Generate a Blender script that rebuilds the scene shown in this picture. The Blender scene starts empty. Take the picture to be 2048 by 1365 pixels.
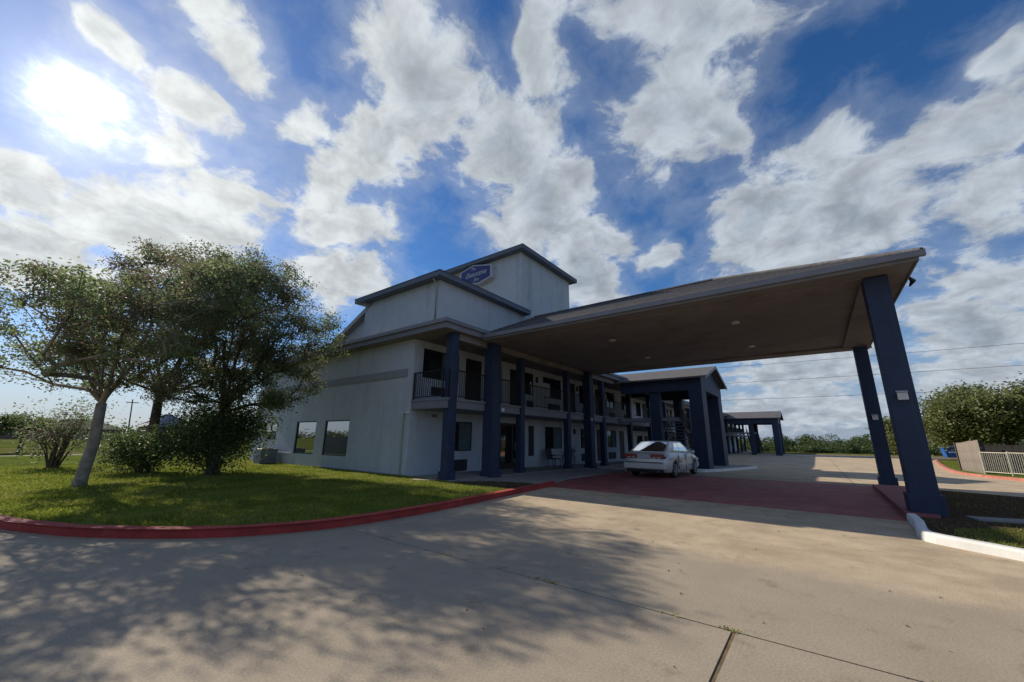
import bpy, bmesh, math, random
import numpy as np
from mathutils import Vector, Matrix

scene = bpy.context.scene
col = scene.collection
R = math.radians
rng = np.random.default_rng(7)
random.seed(7)

# ------------------------------------------------------------------ camera
F_PX, PITCH, YAW, ROLL = 778.43, 0.245806, 0.651546, 0.011922
EYE = 1.5
cam_d = bpy.data.cameras.new('camera')
cam_d.sensor_width = 36.0
cam_d.lens = 36.0 * F_PX / 2048.0
cam_d.clip_start = 0.05
cam_d.clip_end = 6000
cam = bpy.data.objects.new('camera', cam_d)
col.objects.link(cam)
fw = Vector((math.cos(YAW) * math.cos(PITCH), math.sin(YAW) * math.cos(PITCH), math.sin(PITCH)))
rt = Vector((math.sin(YAW), -math.cos(YAW), 0))
up = rt.cross(fw)
c_, s_ = math.cos(ROLL), math.sin(ROLL)
r2, u2 = rt * c_ + up * s_, up * c_ - rt * s_
cam.matrix_world = Matrix(((r2.x, u2.x, -fw.x, 0), (r2.y, u2.y, -fw.y, 0), (r2.z, u2.z, -fw.z, EYE), (0, 0, 0, 1)))
scene.camera = cam
scene.render.resolution_x, scene.render.resolution_y = 1024, 682

# ------------------------------------------------------------------ world: sky, clouds
SUN_AZ, SUN_EL = R(90.2), R(30.8)          # azimuth counted from +X towards +Y
SUN_DIR = Vector((math.cos(SUN_AZ) * math.cos(SUN_EL), math.sin(SUN_AZ) * math.cos(SUN_EL), math.sin(SUN_EL)))
world = bpy.data.worlds.new('World')
scene.world = world
world.use_nodes = True
wt = world.node_tree
wt.nodes.clear()


def N(tree, kind, **kw):
    n = tree.nodes.new(kind)
    ins = kw.pop('ins', {})
    for k, v in kw.items():
        setattr(n, k, v)
    for k, v in ins.items():
        if isinstance(v, bpy.types.NodeSocket):
            tree.links.new(v, n.inputs[k])
        else:
            n.inputs[k].default_value = v
    return n


def M(tree, op, a, b=0.0, c=0.0, clamp=False):
    n = tree.nodes.new('ShaderNodeMath')
    n.operation = op
    n.use_clamp = clamp
    for i, v in enumerate((a, b, c)):
        if isinstance(v, bpy.types.NodeSocket):
            tree.links.new(v, n.inputs[i])
        else:
            n.inputs[i].default_value = v
    return n.outputs[0]


def mixc(tree, fac, a, b, mode='MIX'):
    n = tree.nodes.new('ShaderNodeMix')
    n.data_type = 'RGBA'
    n.blend_type = mode
    n.clamp_factor = True
    for i, v in ((0, fac), (6, a), (7, b)):
        if isinstance(v, bpy.types.NodeSocket):
            tree.links.new(v, n.inputs[i])
        else:
            n.inputs[i].default_value = v if i == 0 else (*v, 1)[:4]
    return n.outputs[2]


def smooth(tree, v, lo, hi, o0=0.0, o1=1.0):
    n = tree.nodes.new('ShaderNodeMapRange')
    n.interpolation_type = 'SMOOTHSTEP'
    tree.links.new(v, n.inputs[0])
    for i, x in ((1, lo), (2, hi), (3, o0), (4, o1)):
        n.inputs[i].default_value = x
    return n.outputs[0]


SKY_STRENGTH = 0.088
geo = N(wt, 'ShaderNodeTexCoord')
dirv = N(wt, 'ShaderNodeVectorMath', operation='NORMALIZE', ins={0: geo.outputs['Generated']}).outputs[0]
sky = N(wt, 'ShaderNodeTexSky', sky_type='NISHITA', sun_disc=False, sun_elevation=SUN_EL,
        sun_rotation=R(90) - SUN_AZ, altitude=0, air_density=1.0, dust_density=0.15, ozone_density=4.0)
wt.links.new(dirv, sky.inputs[0])
skyc = N(wt, 'ShaderNodeHueSaturation', ins={'Saturation': 1.22, 'Value': SKY_STRENGTH, 'Color': sky.outputs[0]}).outputs[0]
skyc = mixc(wt, 1.0, skyc, (0.97, 1.0, 1.12), 'MULTIPLY')
# plane of the cloud deck, seen from below
sep = N(wt, 'ShaderNodeSeparateXYZ', ins={0: dirv})
zz = M(wt, 'ADD', M(wt, 'MAXIMUM', sep.outputs[2], 0.0), 0.35)
deck = N(wt, 'ShaderNodeCombineXYZ', ins={0: M(wt, 'DIVIDE', sep.outputs[0], zz), 1: M(wt, 'DIVIDE', sep.outputs[1], zz), 2: 0.0}).outputs[0]
warp = N(wt, 'ShaderNodeTexNoise', noise_dimensions='2D', ins={'Vector': deck, 'Scale': 5.0, 'Detail': 3.0, 'Roughness': 0.5})
wv = N(wt, 'ShaderNodeVectorMath', operation='SUBTRACT', ins={0: warp.outputs['Color'], 1: (0.5, 0.5, 0.5)}).outputs[0]
wv = N(wt, 'ShaderNodeVectorMath', operation='SCALE', ins={0: wv, 'Scale': 0.085}).outputs[0]
deckw = N(wt, 'ShaderNodeVectorMath', operation='ADD', ins={0: deck, 1: wv}).outputs[0]
CLOUDS = [(0.359,0.504,0.142,0.109,0.115),(0.405,0.701,0.223,0.095,1.828),(0.406,0.874,0.137,0.064,1.439),(0.161,0.746,0.125,0.06,0.604),(0.271,0.775,0.078,0.058,-1.07),(-0.001,0.841,0.038,0.042,-0.019),(0.124,0.869,0.067,0.057,-0.154),(0.136,1.012,0.074,0.085,-0.236),(0.226,1.061,0.121,0.117,0.005),(-0.045,1.285,0.109,0.094,1.005),(0.163,1.234,0.256,0.152,-0.615),(0.024,1.527,0.159,0.211,-0.596),(0.209,1.368,0.153,0.13,-0.849),(0.498,0.979,0.175,0.09,-1.079),(0.583,1.17,0.15,0.17,-1.051),(0.483,0.307,0.1,0.058,0.767),(0.581,0.458,0.141,0.123,0.977),(0.755,0.495,0.178,0.12,0.386),(1.068,0.551,0.254,0.114,0.205),(0.803,0.641,0.11,0.077,-0.544),(0.565,0.068,0.155,0.057,-1.015),(0.721,0.148,0.185,0.119,0.826),(0.806,0.079,0.092,0.032,-0.533),(1.007,0.413,0.102,0.084,2.631),(1.137,0.319,0.092,0.061,0.843),(1.108,0.069,0.208,0.106,0.621),(1.15,-0.109,0.239,0.191,-1.195),(0.954,-0.103,0.106,0.08,-1.62),(1.047,-0.306,0.148,0.102,-2.625),(1.213,-0.362,0.091,0.146,0.892),(0.879,-0.323,0.037,0.049,-1.74),(1.345,0.003,0.183,0.138,-1.5),(1.543,-0.414,0.108,0.158,-2.141),(1.791,-0.43,0.159,0.296,-2.005),(2.004,-0.008,0.308,0.274,-1.721),(2.159,-0.491,0.152,0.266,-1.75),(2.423,0.033,0.393,0.28,-1.569),(1.341,0.58,0.113,0.109,-1.476)]
# the deck goes on behind and beside the camera with the same kind of clouds
crng = random.Random(3)
for _ in range(22):
    a_ = crng.uniform(R(130), R(300))
    r_ = crng.uniform(0.15, 2.2)
    w_ = crng.uniform(0.09, 0.16) * (0.7 + 0.5 * r_)
    CLOUDS.append((r_ * math.cos(a_), r_ * math.sin(a_), w_ * crng.uniform(1.2, 2.2), w_, crng.uniform(0, 3.1)))
near = None
for (cx, cy, ha, hb, an) in CLOUDS:
    mp = N(wt, 'ShaderNodeMapping', vector_type='TEXTURE', ins={'Vector': deckw, 'Location': (cx, cy, 0), 'Rotation': (0, 0, an), 'Scale': (ha, hb, 1)})
    d_ = N(wt, 'ShaderNodeVectorMath', operation='LENGTH', ins={0: mp.outputs[0]}).outputs['Value']
    near = d_ if near is None else M(wt, 'SMOOTH_MIN', near, d_, 0.25)
shape = M(wt, 'SUBTRACT', 1.06, near)                     # >0 inside a cloud
fb = N(wt, 'ShaderNodeTexNoise', noise_dimensions='2D', ins={'Vector': deckw, 'Scale': 8.5, 'Detail': 12.0, 'Roughness': 0.62})
fb2 = N(wt, 'ShaderNodeTexNoise', noise_dimensions='2D', ins={'Vector': deckw, 'Scale': 3.2, 'Detail': 3.0, 'Roughness': 0.5})
fbm = M(wt, 'ADD', M(wt, 'MULTIPLY', M(wt, 'SUBTRACT', fb.outputs[0], 0.5), 2.0), M(wt, 'MULTIPLY', M(wt, 'SUBTRACT', fb2.outputs[0], 0.5), 0.9))
dens = M(wt, 'ADD', M(wt, 'MAXIMUM', shape, -1.2), fbm)
alpha = smooth(wt, dens, -0.2, 0.42)
veil = smooth(wt, dens, -0.9, 0.2, 0.0, 0.28)
alpha = M(wt, 'MAXIMUM', alpha, veil)
thick = smooth(wt, dens, 0.25, 1.15)
sund = N(wt, 'ShaderNodeVectorMath', operation='DOT_PRODUCT', ins={0: dirv, 1: tuple(SUN_DIR)}).outputs['Value']
sund = M(wt, 'MAXIMUM', sund, 0.0)
s4 = M(wt, 'POWER', sund, 5.0)
cl_lit = mixc(wt, s4, (0.45, 0.50, 0.56), (0.68, 0.71, 0.71))
cl_shd = mixc(wt, s4, (0.32, 0.37, 0.44), (0.48, 0.52, 0.54))
mott = smooth(wt, fb2.outputs[0], 0.35, 0.65)
cl = mixc(wt, M(wt, 'MULTIPLY', thick, M(wt, 'ADD', M(wt, 'MULTIPLY', mott, 0.75), 0.25)), cl_lit, cl_shd)
# paler, bluish air low over the horizon
low = smooth(wt, sep.outputs[2], 0.0, 0.22, 0.85, 0.0)
skyh = mixc(wt, low, skyc, mixc(wt, s4, (0.22, 0.29, 0.42), (0.60, 0.65, 0.68)))
fb3 = N(wt, 'ShaderNodeTexNoise', noise_dimensions='2D', ins={'Vector': deckw, 'Scale': 11.0, 'Detail': 8.0, 'Roughness': 0.6})
cl = N(wt, 'ShaderNodeVectorMath', operation='SCALE', ins={0: cl, 'Scale': smooth(wt, fb3.outputs[0], 0.25, 0.75, 0.80, 1.18)}).outputs[0]
skyn = mixc(wt, alpha, skyh, cl)
# bright air round the sun
sunr = M(wt, 'MINIMUM', M(wt, 'ADD', sund, M(wt, 'MULTIPLY', M(wt, 'SUBTRACT', fb.outputs[0], 0.55), 0.008)), 1.0)
glow = M(wt, 'ADD', M(wt, 'MULTIPLY', M(wt, 'POWER', sunr, 1000.0), 1.8),
         M(wt, 'ADD', M(wt, 'MULTIPLY', M(wt, 'POWER', sund, 170.0), 0.20), M(wt, 'MULTIPLY', M(wt, 'POWER', sund, 18.0), 0.10)))
gl = N(wt, 'ShaderNodeVectorMath', operation='SCALE', ins={0: (1.0, 0.98, 0.94), 'Scale': glow}).outputs[0]
tot = N(wt, 'ShaderNodeVectorMath', operation='ADD', ins={0: skyn, 1: gl}).outputs[0]
bg = N(wt, 'ShaderNodeBackground', ins={'Color': tot, 'Strength': 1.0})
N(wt, 'ShaderNodeOutputWorld', ins={'Surface': bg.outputs[0]})

# ------------------------------------------------------------------ sun and exposure
sun_d = bpy.data.lights.new('sun', 'SUN')
sun_d.energy = 5.0
sun_d.angle = R(0.55)
sun_d.color = (1.0, 0.90, 0.74)
sun = bpy.data.objects.new('sun', sun_d)
sun.rotation_euler = SUN_DIR.to_track_quat('Z', 'Y').to_euler()
sun.location = (0, 40, 60)
col.objects.link(sun)
scene.view_settings.view_transform = 'Standard'
scene.view_settings.look = 'None'
scene.view_settings.exposure = 0.12
scene.view_settings.gamma = 1.0
scene.render.engine = 'CYCLES'

# ------------------------------------------------------------------ materials


def material(name, color, rough=0.8, var=0.12, scale=6.0, bump=0.0, bscale=60.0, metallic=0.0, spec=0.4,
             second=None, second_fac=(0.5, 0.75), second_scale=1.2, streak=None, island=0.0, speck=0.0, dark_side=None):
    m = bpy.data.materials.new(name)
    m.use_nodes = True
    t = m.node_tree
    b = t.nodes['Principled BSDF']
    tc = N(t, 'ShaderNodeTexCoord').outputs['Object']
    n1 = N(t, 'ShaderNodeTexNoise', ins={'Vector': tc, 'Scale': scale, 'Detail': 6.0, 'Roughness': 0.6})
    lo = tuple(max(0, c * (1 - var)) for c in color)
    hi = tuple(min(1, c * (1 + var)) for c in color)
    c = mixc(t, smooth(t, n1.outputs[0], 0.3, 0.7), lo, hi)
    if second:
        n2 = N(t, 'ShaderNodeTexNoise', ins={'Vector': tc, 'Scale': second_scale, 'Detail': 7.0, 'Roughness': 0.65})
        c = mixc(t, smooth(t, n2.outputs[0], *second_fac), c, second)
    if streak:
        mp = N(t, 'ShaderNodeMapping', ins={'Vector': tc, 'Scale': streak[0]})
        n3 = N(t, 'ShaderNodeTexNoise', ins={'Vector': mp.outputs[0], 'Scale': 1.0, 'Detail': 5.0, 'Roughness': 0.6})
        c = mixc(t, smooth(t, n3.outputs[0], streak[2], streak[2] + 0.25, 0.0, streak[3]), c, streak[1])
    if dark_side:      # darker tone for the drive on the street side of the line x = old[0]
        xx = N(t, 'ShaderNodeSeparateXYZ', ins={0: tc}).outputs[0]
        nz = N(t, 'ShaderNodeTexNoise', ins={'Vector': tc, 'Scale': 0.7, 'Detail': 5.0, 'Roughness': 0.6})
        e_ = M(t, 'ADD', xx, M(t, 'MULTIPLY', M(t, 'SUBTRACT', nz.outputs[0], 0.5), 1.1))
        c = mixc(t, smooth(t, e_, dark_side[0] - 0.35, dark_side[0] + 0.3, dark_side[2], 0.0), c, dark_side[1])
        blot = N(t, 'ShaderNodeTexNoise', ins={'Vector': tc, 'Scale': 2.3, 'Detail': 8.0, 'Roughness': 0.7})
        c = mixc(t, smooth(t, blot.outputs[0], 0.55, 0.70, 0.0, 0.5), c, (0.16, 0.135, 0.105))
    if speck:
        sp = N(t, 'ShaderNodeTexNoise', ins={'Vector': tc, 'Scale': 55.0, 'Detail': 5.0, 'Roughness': 0.75})
        c = N(t, 'ShaderNodeVectorMath', operation='SCALE', ins={0: c, 'Scale': smooth(t, sp.outputs[0], 0.3, 0.7, 1 - speck, 1 + speck)}).outputs[0]
    if island:
        g = N(t, 'ShaderNodeNewGeometry').outputs['Random Per Island']
        k = M(t, 'ADD', M(t, 'MULTIPLY', g, 2 * island), 1 - island)
        c = N(t, 'ShaderNodeVectorMath', operation='SCALE', ins={0: c, 'Scale': k}).outputs[0]
    t.links.new(c, b.inputs['Base Color'])
    b.inputs['Roughness'].default_value = rough
    b.inputs['Metallic'].default_value = metallic
    b.inputs['Specular IOR Level'].default_value = spec
    if bump:
        nb = N(t, 'ShaderNodeTexNoise', ins={'Vector': tc, 'Scale': bscale, 'Detail': 4.0, 'Roughness': 0.6})
        bp = N(t, 'ShaderNodeBump', ins={'Strength': bump, 'Distance': 0.02, 'Height': nb.outputs[0]})
        t.links.new(bp.outputs[0], b.inputs['Normal'])
    return m


def leaf_material(name, cols, trans=0.35, rough=0.55):
    m = bpy.data.materials.new(name)
    m.use_nodes = True
    t = m.node_tree
    b = t.nodes['Principled BSDF']
    g = N(t, 'ShaderNodeNewGeometry').outputs['Random Per Island']
    tc = N(t, 'ShaderNodeTexCoord').outputs['Object']
    n1 = N(t, 'ShaderNodeTexNoise', ins={'Vector': tc, 'Scale': 0.9, 'Detail': 3.0})
    v = M(t, 'ADD', M(t, 'MULTIPLY', g, 0.55), M(t, 'MULTIPLY', smooth(t, n1.outputs[0], 0.3, 0.7), 0.45))
    rp = t.nodes.new('ShaderNodeValToRGB')
    t.links.new(v, rp.inputs[0])
    e = rp.color_ramp.elements
    e[0].position, e[1].position = 0.1, 0.95
    e[0].color, e[1].color = (*cols[0], 1), (*cols[-1], 1)
    for i, c in enumerate(cols[1:-1]):
        x = e.new(0.1 + 0.85 * (i + 1) / (len(cols) - 1))
        x.color = (*c, 1)
    t.links.new(rp.outputs[0], b.inputs['Base Color'])
    b.inputs['Roughness'].default_value = rough
    b.inputs['Specular IOR Level'].default_value = 0.3
    tr = N(t, 'ShaderNodeBsdfTranslucent', ins={'Color': rp.outputs[0]})
    mx = N(t, 'ShaderNodeMixShader', ins={0: trans})
    t.links.new(b.outputs[0], mx.inputs[1])
    t.links.new(tr.outputs[0], mx.inputs[2])
    t.links.new(mx.outputs[0], t.nodes['Material Output'].inputs[0])
    return m


def glass_material(name, tint=(0.012, 0.016, 0.02), refl=0.3, rough=0.02):
    m = bpy.data.materials.new(name)
    m.use_nodes = True
    t = m.node_tree
    t.nodes.remove(t.nodes['Principled BSDF'])
    tc = N(t, 'ShaderNodeTexCoord').outputs['Object']
    nz = N(t, 'ShaderNodeTexNoise', ins={'Vector': tc, 'Scale': 1.1, 'Detail': 1.0})
    bp = N(t, 'ShaderNodeBump', ins={'Strength': 0.06, 'Distance': 0.05, 'Height': nz.outputs[0]})
    d = N(t, 'ShaderNodeBsdfDiffuse', ins={'Color': (*tint, 1)})
    g = N(t, 'ShaderNodeBsdfGlossy', ins={'Color': (0.9, 0.93, 0.95, 1), 'Roughness': rough, 'Normal': bp.outputs[0]})
    fr = N(t, 'ShaderNodeFresnel', ins={'IOR': 1.5})
    fac = M(t, 'ADD', M(t, 'MULTIPLY', fr.outputs[0], 1 - refl), refl, clamp=True)
    mx = N(t, 'ShaderNodeMixShader', ins={0: fac})
    t.links.new(d.outputs[0], mx.inputs[1])
    t.links.new(g.outputs[0], mx.inputs[2])
    t.links.new(mx.outputs[0], t.nodes['Material Output'].inputs[0])
    return m


MT = dict(
    stucco=material('stucco_white', (0.49, 0.525, 0.565), 0.9, 0.05, 3.0, 0.35, 90, streak=((1.6, 1.6, 0.18), (0.27, 0.28, 0.28), 0.50, 0.45)),
    band=material('trim_grey', (0.27, 0.29, 0.31), 0.8, 0.08, 4.0, 0.2, 80),
    slate=material('fascia_slate', (0.115, 0.14, 0.185), 0.65, 0.1, 2.0),
    fascia=material('fascia_grey', (0.20, 0.21, 0.24), 0.65, 0.08, 2.0, streak=((1.2, 1.2, 0.5), (0.24, 0.23, 0.22), 0.55, 0.5)),
    gutter=material('gutter_grey', (0.185, 0.19, 0.215), 0.5, 0.08, 2.0, streak=((3, 3, 0.6), (0.25, 0.24, 0.23), 0.55, 0.6)),
    soffit=material('soffit_tan', (0.225, 0.20, 0.195), 0.85, 0.08, 1.2, 0.15, 120, second=(0.16, 0.135, 0.125), second_fac=(0.45, 0.75), second_scale=0.8),
    shingle=material('roof_shingle', (0.105, 0.10, 0.105), 0.95, 0.25, 9.0, 0.6, 30, second=(0.07, 0.068, 0.072)),
    navy=material('navy_paint', (0.020, 0.034, 0.075), 0.6, 0.12, 2.5, 0.15, 120, streak=((5, 5, 0.3), (0.045, 0.06, 0.095), 0.5, 0.5)),
    iron=material('black_iron', (0.012, 0.012, 0.014), 0.5, 0.1),
    darkdoor=material('door_dark', (0.018, 0.014, 0.016), 0.55, 0.15),
    frame=material('window_frame_dark', (0.02, 0.02, 0.024), 0.5, 0.1),
    wooddoor=material('door_wood', (0.045, 0.022, 0.014), 0.45, 0.3, 8, streak=((8, 8, 0.8), (0.02, 0.01, 0.007), 0.5, 0.6)),
    glass=glass_material('glass_reflective', refl=0.42),
    glass2=glass_material('glass_plain', refl=0.10),
    curtain=material('curtain_pale', (0.55, 0.56, 0.58), 0.9, 0.1, 8, streak=((14, 14, 0.2), (0.35, 0.36, 0.38), 0.5, 0.7)),
    curtaindk=material('curtain_teal', (0.10, 0.14, 0.16), 0.9, 0.2, 8, streak=((16, 16, 0.2), (0.05, 0.07, 0.08), 0.5, 0.7)),
    grille=material('ac_grille_dark', (0.03, 0.03, 0.034), 0.6, 0.15),
    white=material('white_paint', (0.72, 0.72, 0.70), 0.55, 0.05),
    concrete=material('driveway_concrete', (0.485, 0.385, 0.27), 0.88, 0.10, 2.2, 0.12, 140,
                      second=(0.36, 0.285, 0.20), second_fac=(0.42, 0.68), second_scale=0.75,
                      streak=((0.55, 0.12, 1), (0.30, 0.25, 0.19), 0.5, 0.5), spec=0.15, speck=0.2, dark_side=(6.2, (0.285, 0.245, 0.195), 0.72)),
    walk=material('walk_concrete', (0.26, 0.25, 0.24), 0.9, 0.12, 2.0, 0.3, 60, speck=0.2),
    joint=material('joint_fill', (0.15, 0.105, 0.055), 0.95, 0.3, 14),
    red=material('kerb_red', (0.36, 0.045, 0.04), 0.75, 0.22, 2.5, 0.3, 50, second=(0.34, 0.11, 0.085), second_fac=(0.58, 0.75), second_scale=2.6),
    redfade=material('kerb_red_faded', (0.42, 0.16, 0.115), 0.8, 0.2, 2.5, 0.3, 50, second=(0.40, 0.27, 0.2), second_fac=(0.55, 0.75)),
    pad=material('pad_red', (0.33, 0.09, 0.085), 0.75, 0.22, 1.5, 0.3, 50, second=(0.30, 0.16, 0.145), second_fac=(0.5, 0.78), second_scale=0.7,
                 streak=((0.3, 2.2, 1), (0.17, 0.05, 0.055), 0.5, 0.6), speck=0.2),
    islandred=material('island_red', (0.30, 0.10, 0.10), 0.8, 0.12, 2.0, 0.3, 50),
    whitekerb=material('kerb_white', (0.72, 0.71, 0.68), 0.7, 0.08, 3.0, 0.3, 60, second=(0.5, 0.48, 0.44), second_fac=(0.6, 0.8), second_scale=2.5),
    lawn=material('lawn_soil', (0.10, 0.13, 0.026), 0.95, 0.35, 1.2, 0.5, 30, second=(0.11, 0.10, 0.035), second_fac=(0.5, 0.72), second_scale=0.8, spec=0.0),
    field=material('field_grass', (0.085, 0.105, 0.026), 0.95, 0.3, 0.12, 0.0, second=(0.16, 0.13, 0.06), second_fac=(0.48, 0.66), second_scale=0.03, spec=0.0),
    mulch=material('mulch', (0.085, 0.06, 0.04), 0.95, 0.5, 14, 0.9, 22, second=(0.11, 0.08, 0.05), second_scale=9, spec=0.0),
    road=material('road_concrete', (0.42, 0.39, 0.33), 0.9, 0.08, 0.5, spec=0.0),
    barkpale=material('bark_pale', (0.27, 0.235, 0.19), 0.9, 0.25, 5, 0.6, 22, second=(0.15, 0.12, 0.095), second_fac=(0.5, 0.7), second_scale=3.0),
    bark=material('bark_dark', (0.085, 0.065, 0.05), 0.95, 0.3, 6, 0.7, 25),
    twig=material('twig', (0.11, 0.085, 0.06), 0.95, 0.3, 6),
    wood=material('fence_wood', (0.23, 0.195, 0.165), 0.9, 0.2, 4, 0.3, 50, streak=((12, 12, 0.5), (0.12, 0.10, 0.085), 0.45, 0.7)),
    wooddark=material('fence_wood_dark', (0.075, 0.062, 0.055), 0.9, 0.2, 4, streak=((12, 12, 0.5), (0.04, 0.035, 0.03), 0.45, 0.7)),
    cream=material('fence_cream', (0.62, 0.57, 0.47), 0.6, 0.06),
    blueplastic=material('dumpster_blue', (0.02, 0.10, 0.34), 0.5, 0.12, 3),
    signblue=material('sign_blue', (0.028, 0.034, 0.16), 0.35, 0.05),
    signwhite=material('sign_white', (0.50, 0.50, 0.53), 0.45, 0.03),
    carpaint=material('car_silver', (0.62, 0.61, 0.60), 0.28, 0.03, 1.0, metallic=0.25, spec=0.6),
    cardark=material('car_black_trim', (0.012, 0.012, 0.013), 0.5, 0.1),
    tyre=material('tyre_rubber', (0.016, 0.016, 0.017), 0.85, 0.15),
    rim=material('wheel_alloy', (0.30, 0.30, 0.31), 0.35, 0.1, metallic=0.7),
    carglass=glass_material('car_glass', (0.01, 0.012, 0.014), 0.05),
    taillight=material('taillight_red', (0.28, 0.012, 0.012), 0.2, 0.05, spec=0.7),
    lens=material('clear_lens', (0.6, 0.57, 0.55), 0.2, 0.05, spec=0.7),
    plate=material('plate', (0.55, 0.56, 0.60), 0.5, 0.1, 20),
    steel=material('steel_grey', (0.22, 0.23, 0.24), 0.5, 0.15, metallic=0.4),
    stone=material('pale_block', (0.44, 0.37, 0.29), 0.9, 0.1),
    roofdark=material('far_roof', (0.06, 0.055, 0.065), 0.9, 0.1),
    brickfar=material('far_wall', (0.20, 0.15, 0.13), 0.9, 0.1),
    roofblue=material('far_roof_blue', (0.15, 0.17, 0.24), 0.8, 0.05),
    wire=material('wire', (0.03, 0.03, 0.035), 0.7, 0.0),
    leafA=leaf_material('leaf_autumn', [(0.16, 0.10, 0.085), (0.16, 0.17, 0.095), (0.17, 0.24, 0.10), (0.23, 0.31, 0.125)], 0.6),
    leafB=leaf_material('leaf_rusty', [(0.165, 0.095, 0.08), (0.17, 0.15, 0.095), (0.16, 0.21, 0.095), (0.21, 0.28, 0.12)], 0.6),
    leafD=leaf_material('leaf_mixed', [(0.15, 0.11, 0.08), (0.15, 0.16, 0.085), (0.16, 0.215, 0.095), (0.21, 0.28, 0.12)], 0.6),
    leafC=leaf_material('leaf_dark', [(0.05, 0.075, 0.03), (0.08, 0.12, 0.04), (0.12, 0.17, 0.055), (0.18, 0.23, 0.085)], 0.5),
    leafbush=leaf_material('leaf_bush', [(0.05, 0.07, 0.03), (0.08, 0.125, 0.04), (0.13, 0.18, 0.06), (0.21, 0.26, 0.11)], 0.5),
    leafoak=leaf_material('leaf_oak', [(0.11, 0.135, 0.04), (0.18, 0.205, 0.075), (0.25, 0.27, 0.12)], 0.45),
    leaffar=leaf_material('leaf_far', [(0.06, 0.09, 0.032), (0.09, 0.13, 0.045), (0.13, 0.165, 0.065)], 0.3),
    grass=leaf_material('grass_blade', [(0.14, 0.175, 0.022), (0.20, 0.24, 0.035), (0.27, 0.30, 0.055), (0.31, 0.28, 0.10)], 0.5, 0.6),
)

# ------------------------------------------------------------------ builders


def gz(x):
    return -0.012 * min(max(x - 14.0, 0.0), 25.0)


class MB:
    def __init__(s):
        s.v, s.f = [], []

    def add(s, vs, fs):
        o = len(s.v)
        s.v += [tuple(v) for v in vs]
        s.f += [tuple(i + o for i in f) for f in fs]
        return s

    def box(s, x0, x1, y0, y1, z0, z1):
        return s.add([(x0, y0, z0), (x1, y0, z0), (x1, y1, z0), (x0, y1, z0), (x0, y0, z1), (x1, y0, z1), (x1, y1, z1), (x0, y1, z1)],
                     [(0, 3, 2, 1), (4, 5, 6, 7), (0, 1, 5, 4), (1, 2, 6, 5), (2, 3, 7, 6), (3, 0, 4, 7)])

    def prism(s, poly, axis, a, b):
        """extrude a 2-D polygon along an axis: 'x' takes (y,z), 'y' takes (x,z), 'z' takes (x,y)"""
        def P(p, t):
            return {'x': (t, p[0], p[1]), 'y': (p[0], t, p[1]), 'z': (p[0], p[1], t)}[axis]
        n = len(poly)
        vs = [P(p, a) for p in poly] + [P(p, b) for p in poly]
        fs = [tuple(range(n - 1, -1, -1)), tuple(range(n, 2 * n))] + [(i, (i + 1) % n, n + (i + 1) % n, n + i) for i in range(n)]
        return s.add(vs, fs)

    def tube(s, pts, radii, n=6, caps=True):
        pts = [Vector(p) for p in pts]
        if not hasattr(radii, '__len__'):
            radii = [radii] * len(pts)
        vs, fs = [], []
        for i, p in enumerate(pts):
            d = (pts[min(i + 1, len(pts) - 1)] - pts[max(i - 1, 0)]).normalized()
            a = d.cross(Vector((0, 0, 1)) if abs(d.z) < 0.9 else Vector((1, 0, 0))).normalized()
            b = d.cross(a)
            for k in range(n):
                t = 2 * math.pi * k / n
                vs.append(p + a * math.cos(t) * radii[i] + b * math.sin(t) * radii[i])
        for i in range(len(pts) - 1):
            for k in range(n):
                fs.append((i * n + k, i * n + (k + 1) % n, (i + 1) * n + (k + 1) % n, (i + 1) * n + k))
        if caps:
            fs.append(tuple(range(n - 1, -1, -1)))
            fs.append(tuple((len(pts) - 1) * n + k for k in range(n)))
        return s.add(vs, fs)

    def ring(s, c, ax, r, t, n=24, m=6):
        """torus round axis ax ('x','y','z')"""
        vs, fs = [], []
        for i in range(n):
            a = 2 * math.pi * i / n
            for j in range(m):
                b = 2 * math.pi * j / m
                u, w, h = (r + t * math.cos(b)) * math.cos(a), (r + t * math.cos(b)) * math.sin(a), t * math.sin(b)
                p = {'x': (h, u, w), 'y': (u, h, w), 'z': (u, w, h)}[ax]
                vs.append((c[0] + p[0], c[1] + p[1], c[2] + p[2]))
        for i in range(n):
            for j in range(m):
                fs.append((i * m + j, ((i + 1) % n) * m + j, ((i + 1) % n) * m + (j + 1) % m, i * m + (j + 1) % m))
        return s.add(vs, fs)

    def build(s, name, mat, parent=None, base=None, smooth_=False, bevel=0.0):
        me = bpy.data.meshes.new(name)
        me.from_pydata(s.v, [], s.f)
        bm = bmesh.new()
        bm.from_mesh(me)
        bmesh.ops.recalc_face_normals(bm, faces=bm.faces)
        bm.to_mesh(me)
        bm.free()
        return link(name, me, mat, parent, smooth_, bevel)


def link(name, me, mat, parent=None, smooth_=False, bevel=0.0):
    me.materials.clear()
    me.materials.append(MT[mat] if isinstance(mat, str) else mat)
    if smooth_:
        me.polygons.foreach_set('use_smooth', [True] * len(me.polygons))
    o = bpy.data.objects.new(name, me)
    col.objects.link(o)
    attach(o, parent)
    if bevel:
        b = o.modifiers.new('bevel', 'BEVEL')
        b.width = bevel
        b.segments = 2
        b.limit_method = 'ANGLE'
    return o


def attach(o, parent):
    if parent is not None:
        o.parent = parent
        o.matrix_parent_inverse = parent.get('base') and Matrix.Translation(-Vector(parent['base'])) or Matrix.Identity(4)


def thing(name, base, label, cat, group=None):
    e = bpy.data.objects.new(name, None)
    e.empty_display_size = 0.3
    e.location = base
    e['base'] = [float(v) for v in base]
    col.objects.link(e)
    return tag(e, label, cat, group)


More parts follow.
